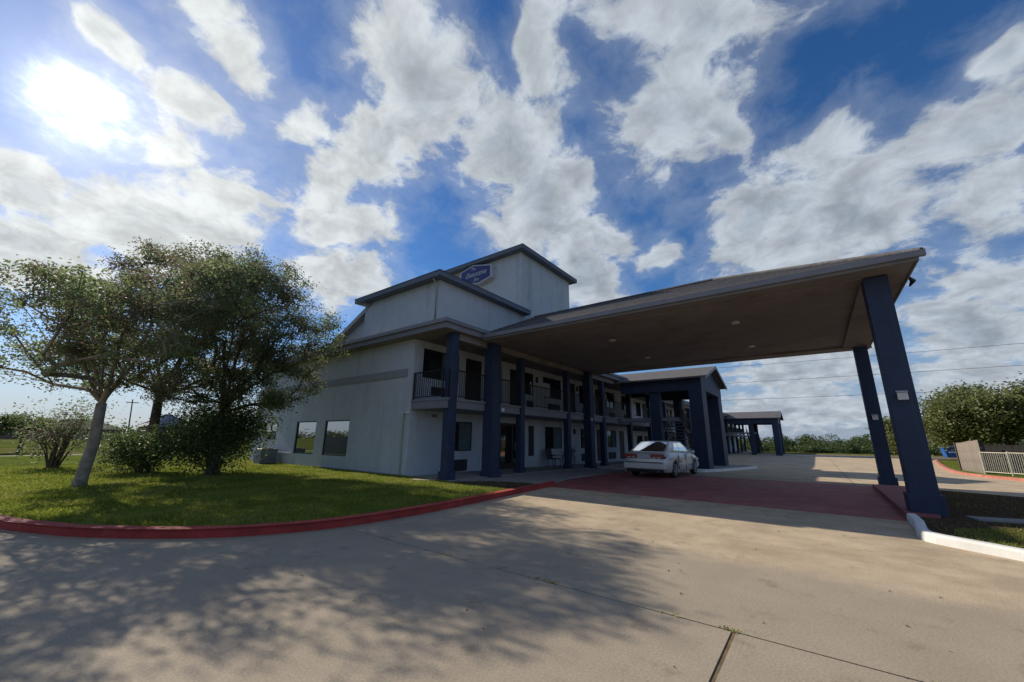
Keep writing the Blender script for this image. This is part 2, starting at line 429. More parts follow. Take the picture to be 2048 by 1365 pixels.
def tag(o, label=None, cat=None, group=None, kind=None):
    for k, v in (('label', label), ('category', cat), ('group', group), ('kind', kind)):
        if v:
            o[k] = v
    return o


def stamp(src, loc, parent, rot=None):
    """a copy that shares its mesh"""
    o = src.copy()
    col.objects.link(o)
    o.location = loc
    if rot:
        o.rotation_euler = rot
    o.parent = parent
    o.matrix_parent_inverse = src.matrix_parent_inverse
    return o


def fast_mesh(name, verts, k):
    """verts (n*k,3): n separate faces of k corners"""
    me = bpy.data.meshes.new(name)
    nv = len(verts)
    nf = nv // k
    me.vertices.add(nv)
    me.vertices.foreach_set('co', np.asarray(verts, np.float32).ravel())
    me.loops.add(nv)
    me.loops.foreach_set('vertex_index', np.arange(nv, dtype=np.int32))
    me.polygons.add(nf)
    me.polygons.foreach_set('loop_start', np.arange(0, nv, k, dtype=np.int32))
    me.polygons.foreach_set('loop_total', np.full(nf, k, np.int32))
    me.update(calc_edges=True)
    return me


def sheet(name, poly, zoff, mat, parent=None, thick=0.0, breaks=(14.0, 39.0), bumpy=0.0):
    """flat sheet following the gentle fall of the site"""
    bm = bmesh.new()
    f = bm.faces.new([bm.verts.new((x, y, 0)) for x, y in poly])
    bmesh.ops.triangulate(bm, faces=[f])
    for b in breaks:
        bmesh.ops.bisect_plane(bm, geom=bm.verts[:] + bm.edges[:] + bm.faces[:], plane_co=(b, 0, 0), plane_no=(1, 0, 0))
    for v in bm.verts:
        v.co.z = gz(v.co.x) + zoff
    if thick:
        tops, rim = bm.faces[:], [e for e in bm.edges if len(e.link_faces) == 1]
        low = {v: bm.verts.new((v.co.x, v.co.y, v.co.z - thick)) for v in bm.verts[:]}
        for f in tops:
            bm.faces.new([low[v] for v in reversed(f.verts)])
        for e in rim:
            bm.faces.new([e.verts[0], e.verts[1], low[e.verts[1]], low[e.verts[0]]])
    bmesh.ops.recalc_face_normals(bm, faces=bm.faces)
    if not thick:
        for f in bm.faces:
            if f.normal.z < 0:
                f.normal_flip()
    me = bpy.data.meshes.new(name)
    bm.to_mesh(me)
    bm.free()
    return link(name, me, mat, parent)


def kerb(name, pts, w, h, mat, z0=-0.06, parent=None, round_=True):
    """kerb stone swept along pts; pts is the road-side foot, body lies to the left of travel"""
    P = [Vector((x, y)) for x, y in pts]
    prof = [(0.0, z0), (0.015, h * 0.75), (0.035, h * 0.97), (0.06, h), (w, h), (w, z0)]
    vs, fs = [], []
    for i, p in enumerate(P):
        d = (P[min(i + 1, len(P) - 1)] - P[max(i - 1, 0)]).normalized()
        n = Vector((-d.y, d.x))
        for a, z in prof:
            q = p + n * a
            vs.append((q.x, q.y, gz(q.x) + z))
    k = len(prof)
    for i in range(len(P) - 1):
        for j in range(k - 1):
            fs.append((i * k + j, (i + 1) * k + j, (i + 1) * k + j + 1, i * k + j + 1))
    fs += [tuple(range(k)), tuple((len(P) - 1) * k + j for j in range(k - 1, -1, -1))]
    return MB().add(vs, fs).build(name, mat, parent)


def smooth_path(pts, n=6):
    """Catmull-Rom through pts"""
    P = [Vector(p) for p in pts]
    out = []
    for i in range(len(P) - 1):
        a, b, c, d = P[max(i - 1, 0)], P[i], P[i + 1], P[min(i + 2, len(P) - 1)]
        for k in range(n):
            t = k / n
            out.append(0.5 * ((2 * b) + (c - a) * t + (2 * a - 5 * b + 4 * c - d) * t * t + (3 * b - a - 3 * c + d) * t ** 3))
    return [tuple(p) for p in out] + [tuple(P[-1])]


# ------------------------------------------------------------------ the ground
B = 1800
tag(sheet('ground', [(-B, -B), (B, -B), (B, B), (-B, B)], -0.07, 'field'), kind='structure')
KERB = smooth_path([(-0.55, 40.0), (-0.5, 30.0), (-0.4, 20.0), (-0.15, 14.5), (0.12, 12.2), (0.46, 10.66), (0.83, 9.7), (1.13, 9.05), (1.8, 8.07), (2.52, 7.35), (3.4, 6.86),
                    (4.16, 6.66), (5.15, 6.59), (6.52, 6.63), (8.54, 6.83), (10.07, 6.97), (11.8, 7.13)], 5)
base = tag(sheet('driveway', [(-24, -30), (80, -30), (80, 10.2), (12.0, 10.2), (12.0, 7.2), (9.0, 12), (4, 14), (1, 40), (-24, 40)], -0.007, 'joint'), kind='structure')
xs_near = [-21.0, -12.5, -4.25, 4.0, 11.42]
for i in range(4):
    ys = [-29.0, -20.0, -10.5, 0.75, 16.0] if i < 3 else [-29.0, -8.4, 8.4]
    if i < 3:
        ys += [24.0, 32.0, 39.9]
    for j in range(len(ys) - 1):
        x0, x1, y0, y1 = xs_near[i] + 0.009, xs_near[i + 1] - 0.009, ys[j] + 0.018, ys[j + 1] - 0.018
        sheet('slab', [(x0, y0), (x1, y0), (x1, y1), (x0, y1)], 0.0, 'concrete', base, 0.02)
xs_far = [20.5, 26.7, 32.8, 39.0, 46.0, 53.0, 60.0, 68.0]
for i in range(len(xs_far) - 1):
    ys = [-29.0, -14.0, -7.2, -0.95, 10.1]
    for j in range(4):
        x0, x1, y0, y1 = xs_far[i] + 0.012, xs_far[i + 1] - 0.012, ys[j] + 0.015, ys[j + 1] - 0.015
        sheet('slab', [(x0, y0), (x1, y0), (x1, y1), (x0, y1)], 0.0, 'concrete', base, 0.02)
for y0, y1 in ((-29.0, -14.0), (-14.0, -7.2)):
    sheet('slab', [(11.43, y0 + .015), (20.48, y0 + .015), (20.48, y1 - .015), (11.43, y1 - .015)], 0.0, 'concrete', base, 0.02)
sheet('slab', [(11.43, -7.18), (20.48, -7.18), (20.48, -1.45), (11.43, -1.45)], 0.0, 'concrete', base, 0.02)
tag(sheet('painted_pad', [(11.43, -1.44), (20.48, -1.44), (20.48, 8.1), (14.5, 7.9), (11.43, 7.3)], 0.002, 'pad', None, 0.025), kind='structure')
wk = tag(sheet('walkway', [(9.76, 10.12), (33.6, 10.12), (33.6, 12.39), (9.76, 12.39)], 0.085, 'walk', None, 0.12), kind='structure')
sheet('apron', [(9.76, 9.95), (10.9, 9.0), (11.2, 7.6), (11.43, 7.35), (14.5, 7.95), (20.49, 8.15), (20.49, 10.11), (9.76, 10.11)], 0.06, 'walk', wk, 0.08)
tag(sheet('walkway', [(33.62, 9.4), (89.5, 9.4), (89.5, 12.6), (33.62, 12.6)], 0.035, 'walk', None, 0.06), kind='structure')
# lawn inside the red kerb
inner = []
for i, (x, y) in enumerate(KERB):
    a, b = Vector(KERB[max(i - 1, 0)]), Vector(KERB[min(i + 1, len(KERB) - 1)])
    d = (b - a).normalized()
    inner.append((x - d.y * 0.15, y + d.x * 0.15))
LAWN = [p for p in inner if p[0] < 9.1] + [(9.2, 7.02), (9.35, 8.0), (9.5, 9.9), (9.74, 10.4), (9.74, 28.0), (40, 28.0), (40, 40.0), (-0.4, 40.0)]
tag(sheet('lawn', LAWN, 0.09, 'lawn'), kind='structure')
tag(sheet('planting_bed', [p for p in inner if 9.25 < p[0] < 11.2] + [(11.25, 7.7), (10.85, 8.95), (9.75, 9.9), (9.52, 9.9), (9.37, 8.0), (9.22, 7.02)], 0.085, 'mulch'), kind='structure')
tag(kerb('kerb', list(reversed(KERB)), -0.15, 0.14, 'red'), kind='structure')
tag(sheet('road', [(-300, 41.0), (400, 41.0), (400, 43.6), (-300, 43.6)], 0.0, 'road'), kind='structure')
# island by the outer canopy columns
WK = [(11.55, -1.22), (10.6, -1.2), (9.85, -1.12), (9.45, -1.12), (9.2, -1.25), (8.85, -1.7), (8.3, -2.4), (7.5, -3.45), (6.4, -4.85)]
tag(kerb('kerb', smooth_path(WK, 2), 0.15, 0.14, 'whitekerb'), kind='structure')
tag(sheet('traffic_island', [(11.56, -1.24), (19.7, -1.38), (19.7, -2.3), (12.45, -1.8), (11.56, -1.72)], 0.13, 'islandred', None, 0.17), kind='structure')
tag(sheet('verge', [(11.54, -1.42), (10.6, -1.37), (9.8, -1.31), (9.4, -1.35), (9.19, -1.5), (8.88, -1.88), (8.33, -2.55), (7.5, -3.6), (6.4, -5.0), (9, -7), (17.4, -6.6), (18.6, -4.4), (19.68, -2.32), (12.45, -1.82), (11.55, -1.74)], 0.085, 'mulch'), kind='structure')
tag(sheet('stepping_path', [(11.75, -2.25), (12.15, -2.15), (12.5, -3.4), (12.1, -3.5)], 0.115, 'walk', None, 0.05), kind='structure')
# right-hand verge behind the faded red kerb
RK = smooth_path([(66.0, -10.5), (51.6, -8.45), (44.0, -7.45), (40.2, -7.05), (36.6, -6.75), (33.9, -6.78), (32.0, -7.15), (30.6, -7.7), (28.6, -8.9), (26.5, -10.6)], 4)
tag(kerb('kerb', RK, -0.16, 0.14, 'redfade'), kind='structure')
RV = [(x, y - 0.15) for x, y in RK]
tag(sheet('verge', RV + [(26.5, -40), (66, -40)], 0.07, 'lawn'), kind='structure')
tag(kerb('kerb', [(67.9, 9.0), (67.9, 3.0), (68.6, -3.0), (69.6, -12.0)], -0.15, 0.13, 'whitekerb'), kind='structure')
# kerbed foot of the stair tower
tag(sheet('stair_island', [(23.9, 5.6), (24.2, 5.0), (25.2, 4.75), (30.3, 3.75), (31.8, 4.0), (32.1, 5.0), (32.1, 10.09), (23.9, 10.09)], 0.09, 'walk', None, 0.1), kind='structure')
tag(kerb('kerb', smooth_path([(23.7, 8.6), (23.7, 5.6), (24.1, 4.95), (25.2, 4.58), (30.3, 3.55), (31.8, 3.75), (32.3, 4.8), (32.3, 8.0)], 4), -0.15, 0.13, 'whitekerb'), kind='structure')


# ------------------------------------------------------------------ walls with openings
def wall_mesh(mb, axis, pos, u0, u1, z0, z1, holes, depth):
    """outer face on plane axis=pos, reveals going `depth` inwards (positive direction)"""
    us = sorted({u0, u1, *[h[0] for h in holes], *[h[1] for h in holes]})
    zs = sorted({z0, z1, *[h[2] for h in holes], *[h[3] for h in holes]})

    def P(u, z, d=0.0):
        return (u, pos + d, z) if axis == 'y' else (pos + d, u, z)
    for i in range(len(us) - 1):
        for j in range(len(zs) - 1):
            cu, cz = (us[i] + us[i + 1]) / 2, (zs[j] + zs[j + 1]) / 2
            if any(h[0] < cu < h[1] and h[2] < cz < h[3] for h in holes):
                continue
            mb.add([P(us[i], zs[j]), P(us[i + 1], zs[j]), P(us[i + 1], zs[j + 1]), P(us[i], zs[j + 1])], [(0, 1, 2, 3)])
    for a, b, c, d in holes:
        for q in (((a, c), (b, c)), ((b, c), (b, d)), ((b, d), (a, d)), ((a, d), (a, c))):
            mb.add([P(*q[0]), P(*q[1]), P(*q[1], depth), P(*q[0], depth)], [(0, 1, 2, 3)])
    return mb


def bxo(mb, axis, pos, u0, u1, d0, d1, z0, z1):
    """box on a wall: u along the wall, d measured inwards from pos"""
    if axis == 'y':
        mb.box(u0, u1, pos + d0, pos + d1, z0, z1)
    else:
        mb.box(pos + d0, pos + d1, u0, u1, z0, z1)
    return mb


def window(parent, axis, pos, u0, u1, z0, z1, glass='glass2', mull=True, grid=False, curtain=None, fr=0.05):
    m = MB()
    bxo(m, axis, pos, u0, u1, 0.035, 0.10, z0, z0 + fr)
    bxo(m, axis, pos, u0, u1, 0.035, 0.10, z1 - fr, z1)
    bxo(m, axis, pos, u0, u0 + fr, 0.036, 0.099, z0 + fr, z1 - fr)
    bxo(m, axis, pos, u1 - fr, u1, 0.036, 0.099, z0 + fr, z1 - fr)
    c = (u0 + u1) / 2
    if mull:
        bxo(m, axis, pos, c - fr / 2, c + fr / 2, 0.03, 0.098, z0 + fr, z1 - fr)
    w = m.build('window', 'frame', parent)
    spans = [(u0 + fr, c - fr / 2), (c + fr / 2, u1 - fr)] if mull else [(u0 + fr, u1 - fr)]
    for i, (a, b) in enumerate(spans):
        bxo(MB(), axis, pos, a, b, 0.07, 0.08, z0 + fr, z1 - fr).build('pane', glass, w)
        if grid:
            g = MB()
            for k in (1, 2):
                zc = z0 + fr + (z1 - z0 - 2 * fr) * k / 3
                bxo(g, axis, pos, a, b, 0.058, 0.069, zc - 0.008, zc + 0.008)
            uc = (a + b) / 2
            bxo(g, axis, pos, uc - 0.008, uc + 0.008, 0.056, 0.068, z0 + fr, z1 - fr)
            g.build('muntin', 'frame', w)
    if curtain:
        for (a, b, cz0, cz1, cm) in curtain:
            bxo(MB(), axis, pos, a, b, 0.048, 0.056, cz0, cz1).build('curtain', cm, w)
    return w


def door(parent, axis, pos, u0, u1, z0, z1, mat='darkdoor'):
    m = MB()
    bxo(m, axis, pos, u0, u1, 0.05, 0.10, z0, z1)
    for (a, b, c, d) in ((0.14, 0.86, 0.08, 0.40), (0.14, 0.86, 0.50, 0.92)):
        bxo(m, axis, pos, u0 + (u1 - u0) * a, u0 + (u1 - u0) * b, 0.035, 0.05, z0 + (z1 - z0) * c, z0 + (z1 - z0) * d)
    dd = m.build('door', mat, parent, bevel=0.006)
    h = MB()
    bxo(h, axis, pos, u1 - 0.14, u1 - 0.09, -0.02, 0.04, z0 + 0.95, z0 + 1.02)
    h.build('handle', 'steel', dd)
    return dd


def aircon(parent, axis, pos, u0, u1, z0, z1):
    m = bxo(MB(), axis, pos, u0, u1, -0.05, 0.06, z0, z1)
    a = m.build('air_conditioner', 'grille', parent, bevel=0.01)
    for k in range(5):
        zc = z0 + (z1 - z0) * (k + 0.8) / 5.6
        bxo(MB(), axis, pos, u0 + 0.05, u1 - 0.05, -0.065, -0.051, zc - 0.014, zc + 0.014).build('louvre', 'grille', a)
    return a


# ------------------------------------------------------------------ the motel
motel = thing('motel_building', (9.8, 12.4, 0), 'long two-storey white stucco motel with balcony walkway and navy columns', 'building')
YW, XE = 12.4, 9.8
up_w = [(10.28, 12.37), (17.12, 18.32), (19.33, 21.44), (23.82, 25.4), (28.2, 29.8), (31.2, 32.7)]
up_d = [(12.78, 13.92), (14.5, 15.46), (16.12, 17.0), (22.34, 23.3), (26.3, 27.3)]
gr_w = [(11.72, 13.36), (19.5, 21.45), (23.88, 25.3), (28.2, 29.8)]
gr_d = [(26.3, 27.3), (30.4, 31.4)]
lobby = (15.36, 17.5)
holes = [(a, b, 3.88, 5.1) for a, b in up_w] + [(a, b, 2.95, 5.1) for a, b in up_d] + [(a, b, 0.95, 2.2) for a, b in gr_w] \
    + [(a, b, 0.05, 2.2) for a, b in gr_d] + [(lobby[0], lobby[1], 0.05, 2.26)]
m = wall_mesh(MB(), 'y', YW, XE, 33.5, -0.3, 5.4, holes, 0.12)
m.build('wall', 'stucco', motel)
eholes = [(19.55, 21.6, 0.65, 2.24), (16.6, 18.71, 0.65, 2.24), (23.9, 25.6, 1.3, 2.24)]
wall_mesh(MB(), 'x', XE, YW, 27.0, -0.1, 5.4, eholes, 0.12).build('end_wall', 'stucco', motel)
MB().box(9.81, 33.49, 26.9, 27.0, -0.3, 5.4).build('wall', 'stucco', motel)
for i, (a, b) in enumerate(up_w):
    cu = {0: [(a + 1.1, b - .05, 3.93, 5.05, 'curtaindk')], 1: [(a + 0.1, a + 0.28, 3.93, 4.75, 'curtain'), (b - 0.2, b - 0.06, 3.93, 4.5, 'curtain')],
          2: [(a + 0.05, a + 0.85, 3.93, 4.75, 'curtain')], 4: [(a + .05, a + .3, 3.93, 4.9, 'curtain')], 5: [(b - .4, b - .06, 3.93, 4.9, 'curtain')]}.get(i)
    window(motel, 'y', YW, a, b, 3.88, 5.1, curtain=cu)
    aircon(motel, 'y', YW, a + 0.5, b - 0.28 if b - a > 1.9 else b - 0.1, 3.2, 3.55)
for a, b in up_d:
    door(motel, 'y', YW, a, b, 2.95, 5.1)
for i, (a, b) in enumerate(gr_w):
    c = (a + b) / 2
    window(motel, 'y', YW, a, b, 0.95, 2.2, glass='glass2', grid=True, curtain=[(c + .03, b - .05, 1.0, 2.15, 'curtaindk')])
    if i != 1:
        aircon(motel, 'y', YW, a + 0.03, b - 0.3, 0.13, 0.6)
for a, b in gr_d:
    door(motel, 'y', YW, a, b, 0.05, 2.2)
# lobby doors: wooden frame, two glazed leaves
lw = MB()
lw.box(lobby[0], lobby[1], YW + .03, YW + .1, 2.14, 2.26)
for u in (lobby[0], lobby[0] + 1.02, lobby[1] - 0.12):
    lw.box(u, u + 0.12, YW + .03, YW + .1, 0.05, 2.14)
lw.box(lobby[0] + .12, lobby[1] - .12, YW + .031, YW + .099, 0.05, 0.3)
ld = lw.build('lobby_door', 'wooddoor', motel)
for u in (lobby[0] + 0.12, lobby[0] + 1.14):
    MB().box(u, u + 0.9, YW + .06, YW + .07, 0.3, 2.14).build('pane', 'glass2', ld)
    MB().tube([(u + .12, YW + .01, .95), (u + .12, YW + .01, 1.35)], 0.015).build('handle', 'steel', ld)
MB().box(17.83, 18.31, YW - .03, YW - .002, 0.61, 2.19).build('notice_board', 'frame', motel)
# end wall windows and trim
window(motel, 'x', XE, 19.55, 21.6, 0.65, 2.24, 'glass', mull=False)
window(motel, 'x', XE, 16.6, 18.71, 0.65, 2.24, 'glass', mull=False, curtain=[(16.72, 18.62, 0.72, 1.5, 'frame')])
window(motel, 'x', XE, 23.9, 25.6, 1.3, 2.24, 'glass')
MB().box(XE - .04, XE - .002, 12.72, 27.0, 3.88, 4.19).build('trim_band', 'band', motel)
MB().box(XE - .03, XE - .002, 21.8, 27.0, 0.58, 0.66).build('sill_course', 'stucco', motel)
MB().box(XE - .02, XE - .001, 12.4, 27.0, -.05, .14).build('plinth', 'band', motel)
dsp = MB().tube([(XE - .05, 12.72, 0.1), (XE - .05, 12.72, 2.42), (XE - .05, 12.55, 2.44), (XE - 0.02, 12.42, 2.44)], 0.035, 8)
dsp.build('downspout', 'white', motel, smooth_=True)
# balcony slab, wing one
MB().box(9.83, 33.5, 10.42, YW - .001, 2.56, 2.84).box(9.8, 33.5, 10.36, YW - .002, 2.843, 2.92).build('balcony_slab', 'fascia', motel)
MB().box(10.2, 33.4, 10.36, 10.64, 5.14, 5.38).build('eave_beam', 'soffit', motel)
# main roof, wing one
EV, EX = 10.1, 9.3
MB().box(EX + .02, 33.5, EV + .02, 27.3, 5.385, 5.4).build('soffit', 'soffit', motel)
MB().box(EX, 33.6, EV, EV + .03, 5.4, 5.68).box(EX, EX + .03, EV + .031, 27.4, 5.4, 5.68).build('fascia', 'fascia', motel)
MB().box(EX - .06, 33.6, EV - .09, EV - .001, 5.6, 5.74).box(EX - .09, EX - .001, EV - .089, 27.4, 5.6, 5.74).build('gutter', 'gutter', motel)
rz, rs = 5.735, 0.25
ry = (EV + 27.4) / 2
rh = rz + rs * (ry - EV)
MB().add([(EX, EV, rz), (33.7, EV, rz), (33.7, 27.4, rz), (EX, 27.4, rz), (EX + ry - EV, ry, rh), (33.7, ry, rh)],
         [(0, 1, 5, 4), (2, 3, 4, 5), (3, 0, 4), (1, 2, 5), (0, 3, 2, 1)]).build('roof', 'shingle', motel)
# raised roof block and tower with level eaves


def block(x0, x1, y0, y1, z0, zs, zt, ov, rise, wname):
    w = MB().box(x0, x1, y0, y1, z0, zs).build(wname, 'stucco', motel)
    a, b, c, d = x0 - ov, x1 + ov, y0 - ov, y1 + ov
    MB().box(a + .02, b - .02, c + .02, d - .02, zs + .001, zs + .02).build('soffit', 'slate', w)
    MB().box(a, b, c, c + .03, zs, zt).box(a, b, d - .03, d, zs, zt).box(a, a + .03, c + .031, d - .031, zs, zt).box(b - .03, b, c + .031, d - .031, zs, zt).build('fascia', 'slate', w)
    mx, my = (a + b) / 2, (c + d) / 2
    h = min(b - a, d - c) / 2 - 0.3
    MB().add([(a - .03, c - .03, zt), (b + .03, c - .03, zt), (b + .03, d + .03, zt), (a - .03, d + .03, zt), (a + h, c + h, zt + rise), (b - h, c + h, zt + rise), (b - h, d - h, zt + rise), (a + h, d - h, zt + rise)],
             [(0, 1, 5, 4), (1, 2, 6, 5), (2, 3, 7, 6), (3, 0, 4, 7), (4, 5, 6, 7), (3, 2, 1, 0)]).build('roof_cap', 'shingle', w)
    return w


blk = block(9.76, 15.2, 11.08, 16.2, 5.6, 7.62, 7.83, 0.38, 0.45, 'roof_block')
MB().tube([(9.5, 11.2, 7.78), (9.52, 11.2, 7.58), (9.71, 11.22, 7.45), (9.72, 11.22, 6.0), (9.6, 11.22, 5.9)], 0.024, 8).build('downspout', 'stucco', blk, smooth_=True)
twr = block(15.25, 20.4, 11.1, 16.6, 5.6, 11.1, 11.31, 0.38, 0.55, 'tower')
# gable with raking eave beside the roof block
gb = MB().prism([(15.7, 5.5), (19.2, 5.5), (19.2, 5.85), (16.5, 7.1), (15.7, 7.45)], 'x', 10.05, 20.0).build('gable', 'stucco', motel)
MB().prism([(15.6, 7.52), (19.6, 5.66), (19.6, 5.89), (15.6, 7.75)], 'x', 9.75, 20.2).build('roof_slope', 'band', gb)

# walkway columns, railings


def column(parent, cx, cy, w, z0, z1, mat='navy', plinth=0.3, ph=0.4):
    c = MB().box(cx - w / 2, cx + w / 2, cy - w / 2, cy + w / 2, z0, z1).build('column', mat, parent, bevel=0.012)
    if plinth:
        p = w / 2 + 0.05
        MB().box(cx - p, cx + p, cy - p, cy + p, z0 - .06, z0 + ph).build('plinth', mat, c, bevel=0.012)
    return c


CX1 = [10.08, 14.45, 18.72, 23.2, 27.75, 32.1]
for i, x in enumerate(CX1):
    column(motel, x, 10.5, 0.34 if i == 0 else 0.3, gz(x) + .02, 5.39 if i == 0 else 5.15, ph=0.34 if i == 0 else 0.2)


def railing(parent, p0, p1, z, individual, h=1.05, pitch=0.115):
    """iron railing between two ground-plan points; balusters one by one where they can be told apart"""
    a, b = Vector((p0[0], p0[1], z)), Vector((p1[0], p1[1], z))
    L = (b - a).length
    d = (b - a) / L
    m = MB()
    m.tube([a + Vector((0, 0, h)), b + Vector((0, 0, h))], 0.026, 6)
    m.tube([a + Vector((0, 0, 0.09)), b + Vector((0, 0, 0.09))], 0.018, 6)
    for t in (0.02, L - 0.02):
        q = a + d * t
        m.box(q.x - .022, q.x + .022, q.y - .022, q.y + .022, z, z + h)
    r = m.build('railing', 'iron', parent)
    n = int(L / pitch)
    if individual:
        first = None
        for k in range(1, n):
            q = a + d * (L * k / n)
            if first is None:
                bm_ = MB().box(-.009, .009, -.009, .009, 0.1, h - 0.02)
                first = bm_.build('baluster', 'iron', r)
                first.location = (q.x, q.y, z)
            else:
                stamp(first, (q.x, q.y, z), r)
    else:
        j = MB()
        for k in range(1, n):
            q = a + d * (L * k / n)
            j.box(q.x - .009, q.x + .009, q.y - .009, q.y + .009, z + .1, z + h - .02)
        tag(j.build('balusters', 'iron', r), kind='stuff')
    return r


railing(motel, (9.86, 12.36), (9.86, 10.68), 2.92, True)
railing(motel, (9.86, 10.42), (14.3, 10.42), 2.92, True)
railing(motel, (14.6, 10.42), (18.57, 10.42), 2.92, True)
railing(motel, (18.87, 10.42), (23.05, 10.42), 2.92, True)
railing(motel, (23.35, 10.42), (27.6, 10.42), 2.92, False)
railing(motel, (31.3, 10.42), (33.4, 10.42), 2.92, False)
# wall lamps, cameras
for (x, z) in ((14.22, 4.75), (23.5, 4.75), (15.0, 1.95), (22.95, 1.95), (18.6, 4.75), (27.6, 1.95)):
    MB().box(x - .05, x + .05, YW - .1, YW - .001, z - .12, z + .14).add([(x - .07, YW - .13, z + .14), (x + .07, YW - .13, z + .14), (x + .07, YW - .001, z + .14), (x - .07, YW - .001, z + .14), (x, YW - .04, z + .24)],
                                                                    [(0, 1, 4), (1, 2, 4), (2, 3, 4), (3, 0, 4), (3, 2, 1, 0)]).build('wall_lamp', 'iron', motel)
MB().box(10.9, 11.12, YW - .12, YW - .001, 2.32, 2.42).build('wall_lamp', 'steel', motel)


def ball(name, c, r, mat, parent, k=10):
    vs, fs = [], []
    for i in range(k // 2 + 1):
        p = math.pi * i / (k // 2)
        for j in range(k):
            t = 2 * math.pi * j / k
            vs.append((c[0] + r * math.sin(p) * math.cos(t), c[1] + r * math.sin(p) * math.sin(t), c[2] + r * math.cos(p)))
    for i in range(k // 2):
        for j in range(k):
            fs.append((i * k + j, i * k + (j + 1) % k, (i + 1) * k + (j + 1) % k, (i + 1) * k + j))
    return MB().add(vs, fs).build(name, mat, parent, smooth_=True)


# wing two, a step lower
DZ = -0.3
X2, X3 = 33.5, 88.0
h2 = []
w2, d2 = [], []
x = 34.2
while x < X3 - 4.5:
    w2.append((x, x + 1.6))
    d2.append((x + 2.0, x + 2.95))
    x += 4.35
for a, b in w2:
    h2 += [(a, b, 3.88 + DZ, 5.1 + DZ), (a, b, 0.95 + DZ, 2.2 + DZ)]
for a, b in d2:
    h2 += [(a, b, 2.95 + DZ, 5.1 + DZ), (a, b, 0.05 + DZ, 2.2 + DZ)]
wall_mesh(MB(), 'y', YW + .01, X2, X3, -.5, 5.4 + DZ, h2, 0.12).build('wall', 'stucco', motel)
for i, (a, b) in enumerate(w2):
    for z, k in ((3.88 + DZ, 1), (0.95 + DZ, 0)):
        window(motel, 'y', YW + .01, a, b, z, z + (1.22 if k else 1.25), mull=(i < 3),
               curtain=[(a + .06, a + .5, z + .06, z + 1.1, 'curtain')] if (i + k) % 2 else None)
        aircon(motel, 'y', YW + .01, a + .1, b - .1, (3.2 if k else .13) + DZ, (3.55 if k else .55) + DZ)
for a, b in d2:
    for z in (2.95 + DZ, .05 + DZ):
        door(motel, 'y', YW + .01, a, b, z, z + 2.15)
MB().box(X2 + .01, X3, 10.42, YW, 2.56 + DZ, 2.84 + DZ).box(X2 + .01, X3, 10.36, YW - .001, 2.843 + DZ, 2.92 + DZ).build('balcony_slab', 'fascia', motel)
MB().box(X2 + .02, X3, 10.36, 10.64, 5.14 + DZ, 5.38 + DZ).build('eave_beam', 'soffit', motel)
MB().box(X2 + .02, X3 + .3, EV + .02, 27.2, 5.385 + DZ, 5.4 + DZ).build('soffit', 'soffit', motel)
MB().box(33.62, X3 + .4, EV, EV + .03, 5.4 + DZ, 5.68 + DZ).build('fascia', 'fascia', motel)
MB().box(33.62, X3 + .4, EV - .09, EV - .001, 5.6 + DZ, 5.74 + DZ).build('gutter', 'gutter', motel)
MB().add([(33.72, EV, rz + DZ), (X3 + .4, EV, rz + DZ), (X3 + .4, 27.4, rz + DZ), (33.72, 27.4, rz + DZ), (33.72, ry, rh + DZ), (X3 + .4 - (ry - EV), ry, rh + DZ)],
         [(0, 1, 5, 4), (2, 3, 4, 5), (3, 0, 4), (1, 2, 5), (0, 3, 2, 1)]).build('roof', 'shingle', motel)
x = 36.4
while x < X3:
    column(motel, x, 10.5, 0.3, DZ + .02, 5.15 + DZ, ph=0.2)
    railing(motel, (x - 4.2, 10.42), (x - 0.16, 10.42), 2.92 + DZ, False, pitch=0.14) if x > 37 else None
    x += 4.35
MB().box(X3 - .1, X3 - .001, YW + .02, 27.0, -.5, 5.4 + DZ).build('wall', 'stucco', motel)

# ------------------------------------------------------------------ entrance canopy
can = thing('entrance_canopy', (16.4, 4.2, 0), 'big hip-roofed drive-through canopy on four tall navy columns at motel entrance', 'canopy')
CEIL = 5.32
NX, FX = 12.12, 20.85
cn = column(can, NX, -1.62, 0.44, .13, CEIL, ph=0.36)
cf = column(can, FX, -1.92, 0.42, gz(FX) + .02, CEIL - .02, ph=0.32)
cb1 = column(can, NX + .02, 10.24, 0.5, .03, CEIL - .02, ph=0.2)
cb2 = column(can, FX - .1, 10.22, 0.46, gz(FX) + .03, CEIL - .02, ph=0.2)
for c, x, y, z in ((cn, NX, -1.62, 2.5), (cf, FX, -1.92, 2.45)):
    MB().box(x - .30, x - .225, y - .085, y + .085, z - .09, z + .07).prism([(x - .33, z + .071), (x - .225, z + .12), (x - .225, z + .071)], 'y', y - .095, y + .095).build('lamp', 'lens', c, bevel=0.01)
EXN, EXF, EYO, EYI = 11.3, 21.65, -2.28, 11.12
MB().box(12.36, 20.62, -1.38, 9.98, CEIL + .02, CEIL + .06).build('ceiling', 'soffit', can)
